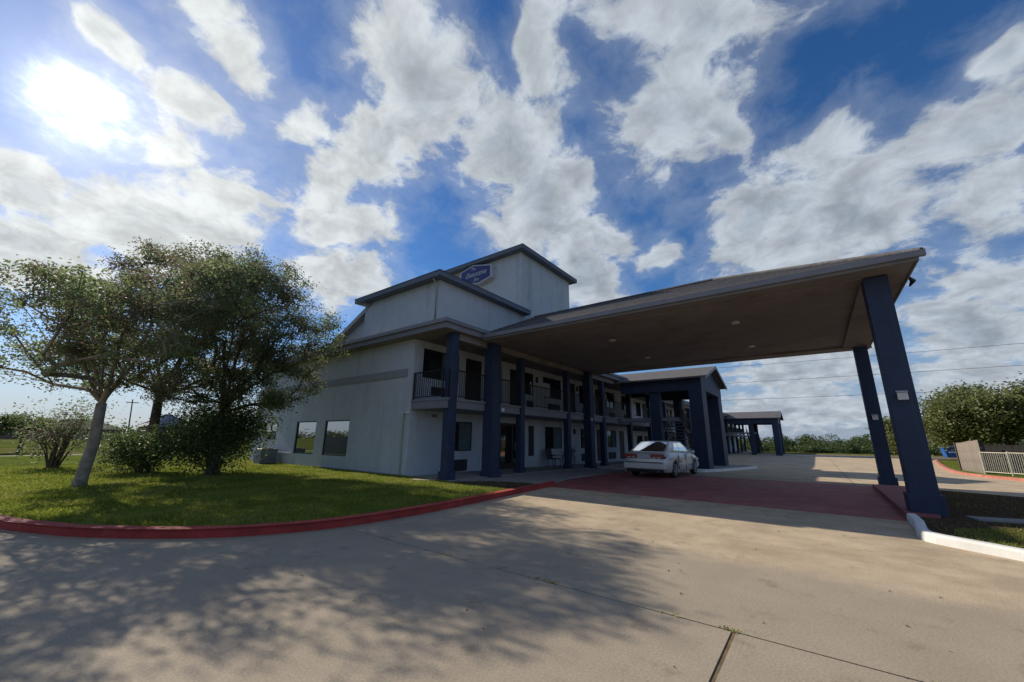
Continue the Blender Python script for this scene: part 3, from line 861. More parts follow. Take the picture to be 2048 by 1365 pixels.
# boxed eaves and beams round the ceiling
bt = CEIL - .03
beams = MB().box(11.9, 12.355, -1.84, 9.98, bt, CEIL + .1).box(20.625, 21.07, -2.1, 9.98, bt - .02, CEIL + .1).box(12.356, 20.624, -1.84, -1.385, bt - .01, CEIL + .1)
beams.build('beam', 'soffit', can)
MB().box(EXN + .04, 11.899, EYO + .04, 10.08, CEIL + .0, CEIL + .03).box(21.071, EXF - .04, EYO + .04, 10.08, CEIL, CEIL + .03).box(11.9, 21.07, EYO + .041, -1.841 if True else 0, CEIL + .001, CEIL + .031).build('eave_soffit', 'soffit', can)
MB().box(EXN, EXN + .035, EYO, 10.06, CEIL - .02, 5.44).box(EXF - .035, EXF, EYO, 10.06, CEIL - .02, 5.44).box(EXN + .036, EXF - .036, EYO, EYO + .035, CEIL - .02, 5.44).build('fascia', 'fascia', can)
MB().box(EXN - .11, EXN - .001, EYO - .1, 10.0, CEIL + .04, 5.49).build('gutter', 'gutter', can)
MB().box(EXF + .001, EXF + .11, EYO - .1, 10.0, CEIL + .04, 5.49).build('gutter', 'gutter', can)
RX, RZ, RY = (EXN + EXF) / 2, 7.78, EYO + 4.7
ez = 5.475
roofv = [(EXN - .05, EYO - .06, ez), (EXF + .05, EYO - .06, ez), (EXF + .05, EYI, ez), (EXN - .05, EYI, ez), (RX, RY, RZ), (RX, EYI, RZ)]
MB().add(roofv, [(0, 3, 5, 4), (1, 4, 5, 2), (0, 4, 1), (2, 5, 3), (0, 1, 2, 3)]).build('roof', 'shingle', can)
# shingle courses on the slope that faces the camera
sl = Vector((RX - (EXN - .05), 0, RZ - ez))
for k in range(1, 14):
    t = k / 14
    p = Vector((EXN - .05, 0, ez)) + sl * t
    y0 = EYO - .06 + (RY - EYO + .06) * t
    MB().box(p.x - .012, p.x + .05, y0 + .05, 10.0 if t < .2 else EYI - .03, p.z - .012, p.z + .012).build('shingle_course', 'shingle', can)
hipc = MB().tube([(EXN - .05, EYO - .06, ez + .02), (RX, RY, RZ + .02), (RX, EYI - .05, RZ + .02)], 0.06, 6).tube([(EXF + .05, EYO - .06, ez + .02), (RX, RY, RZ + .02)], 0.06, 6)
hipc.build('ridge_cap', 'shingle', can)
MB().tube([(EXF - 4.5, EYO - .02, 5.4), (EXF - 4.5, EYO + .1, 5.3), (EXF - 4.6, EYO + .35, 5.25)], 0.05, 8)
for (x, y) in ((14.3, 5.9), (14.3, 1.6), (18.4, 5.9), (18.4, 1.6)):
    MB().tube([(x, y, CEIL + .019), (x, y, CEIL - .03)], 0.13, 16).build('ceiling_light', 'lens', can)
MB().tube([(EXN + 1.3, EYO - .02, 5.34), (EXN + 1.4, EYO - .09, 5.28), (EXN + 1.6, EYO - .05, 5.22)], [0.03, 0.055, 0.02], 8).build('flood_lamp', 'iron', can)
ball('security_camera', (12.5, 9.95, 2.62), 0.075, 'white', can)
ball('security_camera', (20.55, 9.95, 2.6), 0.075, 'white', can)

# ------------------------------------------------------------------ sign on the tower
sg = thing('motel_sign', (15.25, 14.0, 10.4), 'blue hexagonal sign with white script lettering on the tower wall', 'sign')
HX = [(y * .897, 1.5 + (z - 1.5) * .897) for y, z in ((14.34, 11.82), (14.34, 11.04), (15.42, 10.78), (16.95, 11.12), (16.95, 11.92), (15.85, 12.17))]
cyh = sum(p[0] for p in HX) / 6
czh = sum(p[1] for p in HX) / 6
MB().prism(HX, 'x', 14.92, 15.245).build('cabinet', 'signwhite', sg)
MB().prism([(cyh + (y - cyh) * .93, czh + (z - czh) * .88) for y, z in HX], 'x', 14.905, 14.919).build('panel', 'signblue', sg)
for txt, y, z, size in (('The', 14.2, 10.73, 0.24), ('Executive', 14.0, 10.34, 0.42), ('Inn', 13.95, 10.02, 0.32)):
    cu = bpy.data.curves.new('lettering', 'FONT')
    cu.body = txt
    cu.size = size
    cu.shear = 0.45
    cu.align_x = 'CENTER'
    cu.extrude = 0.006
    cu.offset = 0.0
    cu.space_character = 0.95
    tmp = bpy.data.objects.new('tmp', cu)
    col.objects.link(tmp)
    dg = bpy.context.evaluated_depsgraph_get()
    me = bpy.data.meshes.new_from_object(tmp.evaluated_get(dg))
    bpy.data.objects.remove(tmp)
    # local x -> -Y, local y -> +Z, local z -> -X
    me.transform(Matrix(((0, 0, -1, 14.897), (-1, 0, 0, y), (0, 1, 0, z), (0, 0, 0, 1))))
    link('lettering', me, 'signwhite', sg)


# ------------------------------------------------------------------ stair towers
def stair_tower(x0, x1, yf, zb, label, yr, drop=0.0):
    t = thing('stair_tower', ((x0 + x1) / 2, yf + 1, zb), label, 'stair tower', 'navy stair towers in front of the motel')
    ze = 5.3 + (zb + .15) - drop
    pw = 1.25
    yb = 10.05
    for (a, b) in ((x0, x0 + 1.2), (x1 - 1.2, x1)):
        MB().box(a, b, yf, yf + pw * .6, zb - .1, ze - 0.75).build('pillar', 'navy', t, bevel=0.015)
    for a in (x0 + .1, x1 - .7):
        MB().box(a, a + .6, yr, yr + .6, zb - .1, ze - 0.75).build('pillar', 'navy', t, bevel=0.015)
    MB().box(x0 - .01, x0 + .5, yf - .01, yb, ze - .78, ze).box(x1 - .5, x1 + .01, yf - .01, yb, ze - .78, ze).box(x0 + .501, x1 - .501, yf - .009, yf + .6, ze - .78, ze - .001).build('beam', 'navy', t)
    xc = (x0 + x1) / 2
    pk = ze + 0.95
    MB().prism([(x0, ze), (x1, ze), (xc, pk - .05)], 'y', yf, yf + .15).build('gable_panel', 'navy', t)
    ov = .38
    k = .95 / ((x1 - x0) / 2)
    for s in (-1, 1):
        xe = x0 - ov if s < 0 else x1 + ov
        zeav = ze - ov * k
        MB().prism([(xe, zeav), (xc, pk), (xc, pk + .1), (xe, zeav + .1)], 'y', yf - .35, yb + 1.2).build('roof_slope', 'shingle', t)
        MB().prism([(xe, zeav - .08), (xc, pk - .08), (xc, pk + .12), (xe, zeav + .12)], 'y', yf - .40, yf - .352).build('bargeboard', 'gutter', t)
    # stair flight rising towards the building line
    st = MB()
    n = 15
    sx0, sx1, sz0, sz1 = x1 - .9, x0 + .9, zb + .1, 2.9 + zb + .15
    ys0, ys1 = 6.6, 7.9
    for yy in (ys0, ys1 - .06):
        st.prism([(sx0, sz0 - .05), (sx0 + .25, sz0 - .05), (sx1 + .1, sz1), (sx1 - .2, sz1)], 'y', yy, yy + .06)
    fl = st.build('stair_flight', 'iron', t)
    for i in range(n):
        a = (i + .5) / n
        xx, zz_ = sx0 + (sx1 - sx0) * a, sz0 + (sz1 - sz0) * a
        MB().box(xx - .15, xx + .15, ys0 + .07, ys1 - .07, zz_ - .03, zz_ + .02).build('tread', 'steel', fl)
    for yy in (ys0, ys1):
        rl = MB().tube([(sx0, yy, sz0 + 1.0), (sx1, yy, sz1 + 1.0)], .025)
        for i in range(0, 31):
            a = i / 30
            xx, zz_ = sx0 + (sx1 - sx0) * a, sz0 + (sz1 - sz0) * a
            rl.box(xx - .01, xx + .01, yy - .01, yy + .01, zz_, zz_ + 1.0)
        rl.build('handrail', 'iron', t)
    MB().box(x0 + .3, sx1 + .3, ys0, 10.3, sz1 - .2, sz1 + .01).build('landing', 'fascia', t)
    return t


stair_tower(25.3, 31.5, 5.05, -0.17, 'navy gabled stair tower right behind the silver car', 7.6)
stair_tower(65.5, 71.5, 3.9, -0.3, 'small navy stair tower at the far end of the motel', 6.9, 0.4)


# ------------------------------------------------------------------ silver sedan
def car(loc, rz, label, sc=1.0):
    t = thing('parked_sedan', loc, label, 'car')
    T = Matrix.Translation(Vector(loc)) @ Matrix.Rotation(rz, 4, 'Z') @ Matrix.Scale(sc, 4)

    def put(mb, name, mat, parent=t, sm=False, bv=0.0):
        mb.v = [tuple(T @ Vector(v)) for v in mb.v]
        return mb.build(name, mat, parent, smooth_=sm, bevel=bv)
    # stations: x, half width, z bottom, z widest, z shoulder, z deck
    ST = [(-2.40, .74, .40, .55, .68, .72), (-2.36, .82, .30, .55, .86, .93), (-2.22, .87, .24, .58, .93, 1.02), (-1.75, .905, .20, .60, .96, 1.045), (-1.2, .91, .19, .60, .96, 1.03),
          (-.4, .91, .19, .60, .95, 1.0), (.4, .91, .19, .60, .93, .98), (1.05, .905, .20, .60, .91, .985), (1.6, .89, .21, .58, .86, .93), (2.1, .84, .24, .54, .76, .82), (2.34, .74, .30, .50, .64, .69), (2.42, .62, .36, .48, .56, .59)]
    vs, fs = [], []
    for (x, w, zb, zw, zs, zd) in ST:
        half = [(0, zb), (w * .8, zb), (w * .955, zb + .04), (w * .985, (zb + zw) / 2), (w, zw), (w * .985, zw * .45 + zs * .55), (w * .93, zs), (w * .84, zd - .012), (w * .5, zd + .004), (0, zd + .01)]
        ringp = half + [(-a, b) for a, b in half[-2:0:-1]]
        vs += [(x, a, b) for a, b in ringp]
    k = 18
    for i in range(len(ST) - 1):
        for j in range(k):
            fs.append((i * k + j, i * k + (j + 1) % k, (i + 1) * k + (j + 1) % k, (i + 1) * k + j))
    fs += [tuple(range(k)), tuple((len(ST) - 1) * k + j for j in range(k - 1, -1, -1))]
    body = put(MB().add(vs, fs), 'body', 'carpaint', sm=True)
    cut = MB()
    AX = (-1.37, 1.37)
    for ax in AX:
        cut.tube([(ax, -1.2, .33), (ax, -.56, .33)], .365, 28).tube([(ax, .56, .33), (ax, 1.2, .33)], .365, 28)
    cut.v = [tuple(T @ Vector(v)) for v in cut.v]
    me = bpy.data.meshes.new('cutter')
    me.from_pydata(cut.v, [], cut.f)
    bmc = bmesh.new()
    bmc.from_mesh(me)
    bmesh.ops.recalc_face_normals(bmc, faces=bmc.faces)
    bmc.to_mesh(me)
    bmc.free()
    co = bpy.data.objects.new('cutter', me)
    col.objects.link(co)
    bo = body.modifiers.new('arches', 'BOOLEAN')
    bo.object = co
    bo.operation = 'DIFFERENCE'
    bo.solver = 'EXACT'
    dg = bpy.context.evaluated_depsgraph_get()
    nm = bpy.data.meshes.new_from_object(body.evaluated_get(dg))
    body.modifiers.clear()
    body.data = nm
    bpy.data.objects.remove(co)
    # cabin
    bw, tw = .80, .60
    cb = [(-1.95, bw - .06, 1.02), (1.12, bw - .02, .96)]
    ct = [(-1.02, tw, 1.43), (.32, tw + .02, 1.435)]

    def S(u, v, s, o=0.0):      # point on the side of the cabin: u along, v up
        bx, tx = cb[0][0] + (cb[1][0] - cb[0][0]) * u, ct[0][0] + (ct[1][0] - ct[0][0]) * u
        by = bw - .06 + .04 * u
        # bulge a little
        x = bx + (tx - bx) * v
        y = by + (tw + .02 * u - by) * v + .035 * math.sin(math.pi * v) + o
        z = (1.02 - .06 * u) + (1.43 + .005 * u - 1.02 + .06 * u) * v
        return (x, s * y, z)
    nu, nv = 10, 5
    vs, fs = [], []
    for s in (1, -1):
        o = len(vs)
        for i in range(nu + 1):
            for j in range(nv + 1):
                vs.append(S(i / nu, j / nv, s))
        for i in range(nu):
            for j in range(nv):
                fs.append((o + i * (nv + 1) + j, o + (i + 1) * (nv + 1) + j, o + (i + 1) * (nv + 1) + j + 1, o + i * (nv + 1) + j + 1))
    half = (nu + 1) * (nv + 1)
    # roof panel (crowned) plus rear and front screens
    o = len(vs)
    nw = 6
    for i in range(nu + 1):
        a, b = Vector(vs[i * (nv + 1) + nv]), Vector(vs[half + i * (nv + 1) + nv])
        for j in range(nw + 1):
            q = a.lerp(b, j / nw)
            q.z += .045 * math.sin(math.pi * j / nw) * (0.6 + .4 * math.sin(math.pi * i / nu))
            vs.append(tuple(q))
    for i in range(nu):
        for j in range(nw):
            fs.append((o + i * (nw + 1) + j, o + (i + 1) * (nw + 1) + j, o + (i + 1) * (nw + 1) + j + 1, o + i * (nw + 1) + j + 1))
    for i, sgn in ((0, -1), (nu, 1)):
        p = len(vs)
        for jv in range(nv + 1):
            a, b = Vector(vs[i * (nv + 1) + jv]), Vector(vs[half + i * (nv + 1) + jv])
            for j in range(nw + 1):
                q = a.lerp(b, j / nw)
                q.x += sgn * .10 * math.sin(math.pi * j / nw)
                q.z += .045 * math.sin(math.pi * j / nw) * .6 * (jv / nv)
                vs.append(tuple(q))
        for jv in range(nv):
            for j in range(nw):
                fs.append((p + jv * (nw + 1) + j, p + jv * (nw + 1) + j + 1, p + (jv + 1) * (nw + 1) + j + 1, p + (jv + 1) * (nw + 1) + j))
        if sgn < 0:
            rear_idx = p
        else:
            front_idx = p
    cabin_v = list(vs)
    put(MB().add(vs, fs), 'cabin', 'carpaint', sm=True)
    # glass: rear, front

    def screen(p, sgn, j0, j1, v0, v1, name):
        g, gf = [], []
        cnt = 0
        for jv in range(nv + 1):
            vv = v0 + (v1 - v0) * jv / nv
            for j in range(nw + 1):
                ww = j0 + (j1 - j0) * j / nw
                a0, a1 = min(int(vv * nv), nv - 1), min(int(ww * nw), nw - 1)
                fa, fb_ = vv * nv - a0, ww * nw - a1
                q = (Vector(cabin_v[p + a0 * (nw + 1) + a1]) * (1 - fa) * (1 - fb_) + Vector(cabin_v[p + (a0 + 1) * (nw + 1) + a1]) * fa * (1 - fb_)
                     + Vector(cabin_v[p + a0 * (nw + 1) + a1 + 1]) * (1 - fa) * fb_ + Vector(cabin_v[p + (a0 + 1) * (nw + 1) + a1 + 1]) * fa * fb_)
                g.append((q.x + sgn * .008, q.y, q.z + .01))
        for jv in range(nv):
            for j in range(nw):
                gf.append((jv * (nw + 1) + j, jv * (nw + 1) + j + 1, (jv + 1) * (nw + 1) + j + 1, (jv + 1) * (nw + 1) + j))
        put(MB().add(g, gf), name, 'carglass', sm=True)
    screen(rear_idx, -1, .06, .94, .06, .90, 'rear_window')
    screen(front_idx, 1, .05, .95, .05, .92, 'windscreen')
    for s in (1, -1):
        for (a0, a1, b0, b1, nm_) in ((.255, .52, .30, .515, 'side_window'), (.545, .90, .535, .90, 'side_window')):
            g, gf = [], []
            for jv in range(5):
                v = .10 + .78 * jv / 4
                for j in range(7):
                    u0, u1 = a0 + (b0 - a0) * jv / 4, a1 + (b1 - a1) * jv / 4
                    g.append(S(u0 + (u1 - u0) * j / 6, v, s, .008))
            for jv in range(4):
                for j in range(6):
                    gf.append((jv * 7 + j, jv * 7 + j + 1, (jv + 1) * 7 + j + 1, (jv + 1) * 7 + j))
            put(MB().add(g, gf), nm_, 'carglass', sm=True)
        # door seams, handles, mirror, rub strip
        sm_ = MB()
        for xx in (-.95, .05, .98):
            sm_.box(xx - .006, xx + .006, s * .905 - .012, s * .905 + .012, .32, .93)
        put(sm_, 'door_seam', 'cardark')
        for xx in (-.72, .28):
            put(MB().box(xx - .09, xx + .09, s * .895 - .02, s * .895 + .03, .80, .835), 'door_handle', 'carpaint', bv=.008)
        put(MB().box(.66, .86, s * .90 - (.0 if s > 0 else .17), s * .90 + (.17 if s > 0 else .0), .95, 1.07), 'mirror', 'carpaint', bv=.03)
        put(MB().box(-1.0, 1.0, s * .90 - .015, s * .90 + .02, .50, .545), 'rub_strip', 'carpaint', bv=.006)
    # rear end
    for s in (1, -1):
        tl = MB().prism([(s * .29, .77), (s * .82, .77), (s * .86, .86), (s * .83, .94), (s * .29, .94)], 'x', -2.425, -2.20)
        tl = put(tl, 'tail_lamp', 'taillight', bv=.012)
        for yy in (.42, .62):
            put(MB().box(-2.432, -2.41, s * yy - .07, s * yy + .07, .785, .83), 'reverse_lens', 'lens', tl, bv=.006)
        put(MB().prism([(s * .55, .60), (s * .80, .62), (s * .78, .70), (s * .52, .68)], 'x', 2.30, 2.40), 'head_lamp', 'lens', bv=.015)
    put(MB().box(-2.432, -2.40, -.24, .24, .765, .94), 'number_plate', 'plate', bv=.008)
    put(MB().box(-2.50, -2.2, -.85, .85, .36, .62), 'rear_bumper', 'carpaint', bv=.05)
    put(MB().box(-2.508, -2.48, -.76, .76, .615, .64), 'bumper_strip', 'cardark')
    put(MB().box(-2.44, -2.1, -.72, .72, .24, .36), 'valance', 'cardark', bv=.02)
    put(MB().box(2.2, 2.47, -.78, .78, .30, .52), 'front_bumper', 'carpaint', bv=.05)
    put(MB().tube([(-2.46, -.55, .28), (-2.2, -.55, .28)], .03, 10), 'exhaust', 'steel')
    for ax in AX:
        for s in (1, -1):
            wc = (ax, s * .80, .325)
            w = put(MB().ring(wc, 'y', .235, .09, 28, 10), 'wheel', 'tyre', sm=True)
            # flatten look: add tread drum and rim
            put(MB().tube([(ax, s * .71, .325), (ax, s * .885, .325)], .312, 28), 'tread', 'tyre', w)
            rimm = MB().tube([(ax, s * .86, .325), (ax, s * .895, .325)], .07, 14)
            for q in range(7):
                a = 2 * math.pi * q / 7
                rimm.tube([(ax + .05 * math.cos(a), s * .893, .325 + .05 * math.sin(a)), (ax + .205 * math.cos(a), s * .888, .325 + .205 * math.sin(a))], [.03, .022], 6)
            rimm.ring((ax, s * .886, .325), 'y', .21, .016, 24, 6)
            put(rimm, 'rim', 'rim', w)
    return t


car((19.85, 5.9, gz(19.85)), R(-2.5), 'silver four-door sedan parked on the red pad under the canopy', 1.06)


# ------------------------------------------------------------------ bicycle by the lobby window
def bicycle(loc, rz):
    t = thing('bicycle', loc, 'dark bicycle leaning by the lobby window behind a column', 'bicycle')
    T = Matrix.Translation(Vector(loc)) @ Matrix.Rotation(rz, 4, 'Z')

    def put(mb, name, mat, parent=t):
        mb.v = [tuple(T @ Vector(v)) for v in mb.v]
        return mb.build(name, mat, parent, smooth_=True)
    for x in (-.52, .52):
        w = put(MB().ring((x, 0, .34), 'y', .315, .024, 28, 6), 'wheel', 'tyre')
        sp = MB()
        for k in range(14):
            a = 2 * math.pi * k / 14
            sp.tube([(x, 0, .34), (x + .3 * math.cos(a), 0, .34 + .3 * math.sin(a))], .003, 3)
        put(sp, 'spokes', 'steel', w)
    fr = MB()
    for a, b in (((-.52, 0, .34), (-.1, 0, .30)), ((-.1, 0, .30), (-.22, 0, .82)), ((-.52, 0, .34), (-.2, 0, .76)), ((-.2, 0, .74), (.36, 0, .76)), ((-.1, 0, .30), (.38, 0, .68)), ((.52, 0, .34), (.34, 0, .88))):
        fr.tube([a, b], .018, 8)
    put(fr, 'frame', 'cardark')
    put(MB().tube([(.34, 0, .86), (.33, 0, 1.0), (.36, .26, 1.02), (.28, .30, 1.0)], .013).tube([(.33, 0, 1.0), (.36, -.26, 1.02), (.28, -.30, 1.0)], .013), 'handlebar', 'steel')
    put(MB().box(-.36, -.1, -.07, .07, .84, .90), 'saddle', 'cardark')
    put(MB().box(.40, .66, -.16, .16, .72, .95), 'basket', 'steel')
    return t


bicycle((21.15, 11.8, 0.0), R(4))
ch = thing('outdoor_chair', (19.3, 11.7, .035), 'dark low chair against the wall under the lobby window', 'chair')
for dx in (-.27, .27):
    for dy in (-.25, .25):
        MB().tube([(19.3 + dx, 11.7 + dy, .0), (19.3 + dx * .9, 11.7 + dy * .9, .44)], .018).build('leg', 'iron', ch)
    MB().box(19.3 + dx - .03, 19.3 + dx + .03, 11.45, 11.95, .62, .65).build('arm', 'iron', ch)
MB().box(19.0, 19.6, 11.43, 11.97, .42, .47).build('seat', 'cardark', ch, bevel=.01)
MB().prism([(11.93, .45), (11.99, .45), (12.12, .98), (12.06, .98)], 'x', 19.02, 19.58).build('backrest', 'cardark', ch, bevel=.01)

# ------------------------------------------------------------------ small things by the end wall
hv = thing('condenser_unit', (9.2, 23.2, .09), 'grey air condenser unit standing against the end wall behind shrubs', 'condenser')
MB().box(8.75, 9.55, 22.75, 23.6, .09, .85).build('casing', 'steel', hv, bevel=.03)
MB().tube([(9.15, 23.17, .85), (9.15, 23.17, .88)], .33, 20).build('fan_grille', 'iron', hv)
mb_ = thing('meter_box', (9.75, 22.2, 1.2), 'small pale meter box fixed to the end wall', 'meter box')
MB().box(9.60, 9.797, 24.9, 25.2, 1.1, 1.65).build('box', 'white', mb_, bevel=.02)
MB().tube([(9.7, 25.05, .1), (9.7, 25.05, 1.1)], .03).build('conduit', 'steel', mb_)
tag(MB().prism([(8.95, 11.1), (9.2, 10.4), (9.5, 10.45), (9.3, 11.2)], 'z', .09, .135).build('splash_block', 'stone', bevel=.01), 'flat pale splash block lying at the foot of the corner column', 'block')


# ------------------------------------------------------------------ vegetation
def leaves(name, centers, size, mat, parent, flat=0.35, kind=None):
    n = len(centers)
    u = rng.normal(size=(n, 3))
    u[:, 2] *= 0.6
    u /= np.linalg.norm(u, axis=1)[:, None]
    w = rng.normal(size=(n, 3))
    w[:, 2] += flat
    v = np.cross(u, w)
    v /= np.linalg.norm(v, axis=1)[:, None] + 1e-9
    s = size * rng.uniform(.6, 1.3, n)[:, None]
    c = np.asarray(centers)
    q = np.stack([c - u * s * .5, c + v * s * .27, c + u * s * .5, c - v * s * .27], 1).reshape(-1, 3)
    o = link(name, fast_mesh(name, q, 4), mat, parent)
    if kind:
        o['kind'] = kind
    return o


def tree(name, base, fork, crowns, n_leaf, leaf, label, cat, group, tr=0.17, bark='bark', lmat='leafA', spread=.5, stems=None, seed=1, limbs=0, tips=2):
    """crowns: list of (centre, radii, number of leaf clusters)"""
    g = np.random.default_rng(seed)
    t = thing(name, base, label, cat, group)
    base = np.array(base, float)
    nodes, par = [np.array(fork, float)], [-1]
    pts = []
    for c, r, k in crowns:
        d = g.normal(size=(k, 3))
        d /= np.linalg.norm(d, axis=1)[:, None]
        rad = g.uniform(.25, 1, k) ** .45
        pts.append(np.array(c) + d * rad[:, None] * np.array(r))
    pts = np.concatenate(pts)
    pts = pts[np.argsort(np.linalg.norm(pts - nodes[0], axis=1))]
    ends = []
    # main limbs fan up and out from the fork
    cen_all = pts.mean(0)
    for k in range(limbs):
        a_ = 2 * math.pi * (k + g.uniform(-.3, .3)) / limbs
        ext = pts.std(0) * g.uniform(.7, 1.35)
        tgt = cen_all + np.array([math.cos(a_) * ext[0], math.sin(a_) * ext[1], ext[2] * g.uniform(-.5, .8)])
        p0, last = nodes[0], 0
        rise = np.array([0, 0, .30 * np.linalg.norm(tgt - p0)])
        for s_i in range(1, 7):
            f = s_i / 6
            q = (1 - f) ** 2 * p0 + 2 * f * (1 - f) * (p0 * .45 + tgt * .55 + rise * g.uniform(-.2, .7)) + f * f * tgt + g.normal(size=3) * .05
            nodes.append(q)
            par.append(last)
            last = len(nodes) - 1
    for p in pts:
        arr = np.array(nodes)
        dist = np.linalg.norm(arr - p, axis=1)
        back = np.linalg.norm(arr - nodes[0], axis=1)
        cost = dist + (.12 if limbs else .35) * back + 3.0 * np.maximum(0, arr[:, 2] - p[2] + .1)
        j = int(np.argmin(cost))
        a = arr[j]
        seg = max(1, int(np.linalg.norm(p - a) / .55))
        last = j
        for s in range(1, seg + 1):
            f = s / seg
            q = a + (p - a) * f
            q = q + g.normal(size=3) * .05 * np.linalg.norm(p - a) * (1 - f)
            q[2] += .18 * math.sin(math.pi * f) * min(1.0, np.linalg.norm(p - a) / 2)
            nodes.append(q)
            par.append(last)
            last = len(nodes) - 1
        ends.append(last)
    nn = len(nodes)
    load = np.zeros(nn)
    for e in ends:
        load[e] += 1
    for i in range(nn - 1, 0, -1):
        load[par[i]] += load[i]
    rad = tr * .80 * (np.maximum(load, .6) / load[0]) ** .46
    rad = np.maximum(rad, .009)
    wood = MB()
    mid = base * .5 + np.array(fork) * .5 + g.normal(size=3) * .04
    if stems is None:
        q1, q2 = base * .75 + mid * .25, mid * .5 + np.array(fork) * .5
        wood.tube([base - [0, 0, .1], base + (q1 - base) * .35, q1, mid, q2, np.array(fork)], [tr * 1.45, tr * 1.12, tr * 1.0, tr * .94, tr * .88, tr * .82], 12)
    else:
        for sx, sy in stems:
            b0 = base + np.array([sx, sy, -.1])
            wood.tube([b0, b0 * .5 + np.array(fork) * .5 + g.normal(size=3) * .1, np.array(fork)], [tr * .6, tr * .5, tr * .4], 7)
    for i in range(1, nn):
        n_ = 7 if rad[i] > .03 else 4
        wood.tube([nodes[par[i]], nodes[i]], [min(rad[par[i]], rad[i] * 1.25), rad[i]], n_, caps=False)
    wood.build('trunk', bark, t, smooth_=True)
    # leaves: round the cluster ends and along the thin branches
    cen = np.array([nodes[e] for e in ends])
    thin = np.array([nodes[i] for i in range(1, nn) if rad[i] < .028])
    src = np.concatenate([cen] * tips + [thin]) if len(thin) else cen
    wts = g.uniform(.25, 1.0, len(src))
    idx = g.choice(len(src), n_leaf, p=wts / wts.sum())
    off = g.normal(size=(n_leaf, 3)) * np.array([spread, spread, spread * .55])
    off[:, 2] -= .05
    leaves('crown', src[idx] + off, leaf, lmat, t)
    return t


G3 = 'trees on the lawn at the end of the motel'
tree('lawn_tree', (1.86, 16.4, .08), (1.86, 16.2, 2.35), [((0.5, 15.4, 4.5), (1.8, 2.6, 1.3), 75), ((2.3, 15.9, 5.1), (1.8, 2.6, 1.6), 75), ((0.7, 15.8, 3.3), (1.9, 2.0, .7), 34), ((1.6, 13.6, 4.2), (1.6, 1.6, 1.0), 26), ((2.5, 12.7, 5.2), (1.4, 1.4, .85), 34), ((1.0, 12.5, 4.5), (1.3, 1.3, .7), 24)], 36000, .08,
     'leaning pale-trunked tree with sparse spreading crown nearest the red kerb', 'tree', G3, .14, 'barkpale', 'leafA', .18, seed=11, limbs=9, tips=4)
tree('lawn_tree', (4.15, 21.7, .08), (4.1, 21.6, 2.9), [((4.2, 20.6, 7.1), (2.9, 2.7, 2.6), 120), ((6.2, 21.0, 5.8), (2.0, 2.0, 2.4), 60), ((3.2, 21.2, 4.2), (2.4, 1.8, 1.2), 60)], 60000, .095,
     'dark-trunked tree with rust-tinged crown standing between the leaning tree and the motel', 'tree', G3, .19, 'bark', 'leafB', .24, seed=23, limbs=9, tips=4)
tree('lawn_tree', (5.3, 17.9, .08), (5.25, 17.8, 2.3), [((5.0, 16.4, 6.0), (2.3, 2.7, 2.3), 100), ((6.8, 15.9, 5.2), (1.6, 2.1, 1.5), 70), ((6.3, 16.8, 3.5), (1.8, 1.6, 1.0), 64), ((4.3, 17.2, 7.2), (1.7, 2.0, 1.3), 44), ((4.2, 17.2, 3.3), (1.4, 1.3, .9), 34), ((4.4, 14.0, 5.7), (1.7, 1.5, 1.4), 34), ((4.0, 12.8, 5.7), (1.3, 1.2, .9), 24)], 68000, .085,
     'dense tree rising out of the big shrub with branches reaching over the motel eave', 'tree', G3, .16, 'bark', 'leafD', .21, seed=37, limbs=10, tips=4)


def shrub(name, base, rad, n, leaf, label, mat='leafbush', group=None, stems=9, lobes=9, seed=5, hgt=None, airy=.28):
    g = np.random.default_rng(seed)
    t = thing(name, base, label, 'shrub', group)
    b = np.array(base, float)
    w = MB()
    tips = []
    for k in range(stems):
        a = 2 * math.pi * (k + g.uniform(0, .7)) / stems
        rr = g.uniform(.35, .95)
        top = b + np.array([math.cos(a) * rad[0] * rr, math.sin(a) * rad[1] * rr, rad[2] * g.uniform(.7, 1.9)])
        m_ = b * .45 + top * .55 + g.normal(size=3) * .1 - np.array([math.cos(a) * rad[0] * .15, math.sin(a) * rad[1] * .15, 0])
        w.tube([b + np.array([math.cos(a) * .12, math.sin(a) * .12, -.08]), m_, top], [.03, .02, .008], 5)
        tips += [top, m_ * .4 + top * .6]
    w.build('stems', 'twig', t)
    cen = b + np.array([0, 0, rad[2]])
    for k in range(lobes):
        d = g.normal(size=3)
        d /= np.linalg.norm(d)
        tips.append(cen + d * np.array(rad) * g.uniform(.3, .9))
    tips = np.array(tips)
    idx = g.choice(len(tips), n)
    p = tips[idx] + g.normal(size=(n, 3)) * airy * np.array([rad[0], rad[1], rad[2] * .9])
    p[:, 2] = np.maximum(p[:, 2], b[2] + .03 + g.uniform(0, .15, n))
    leaves('foliage', p, leaf, mat, t)
    return t


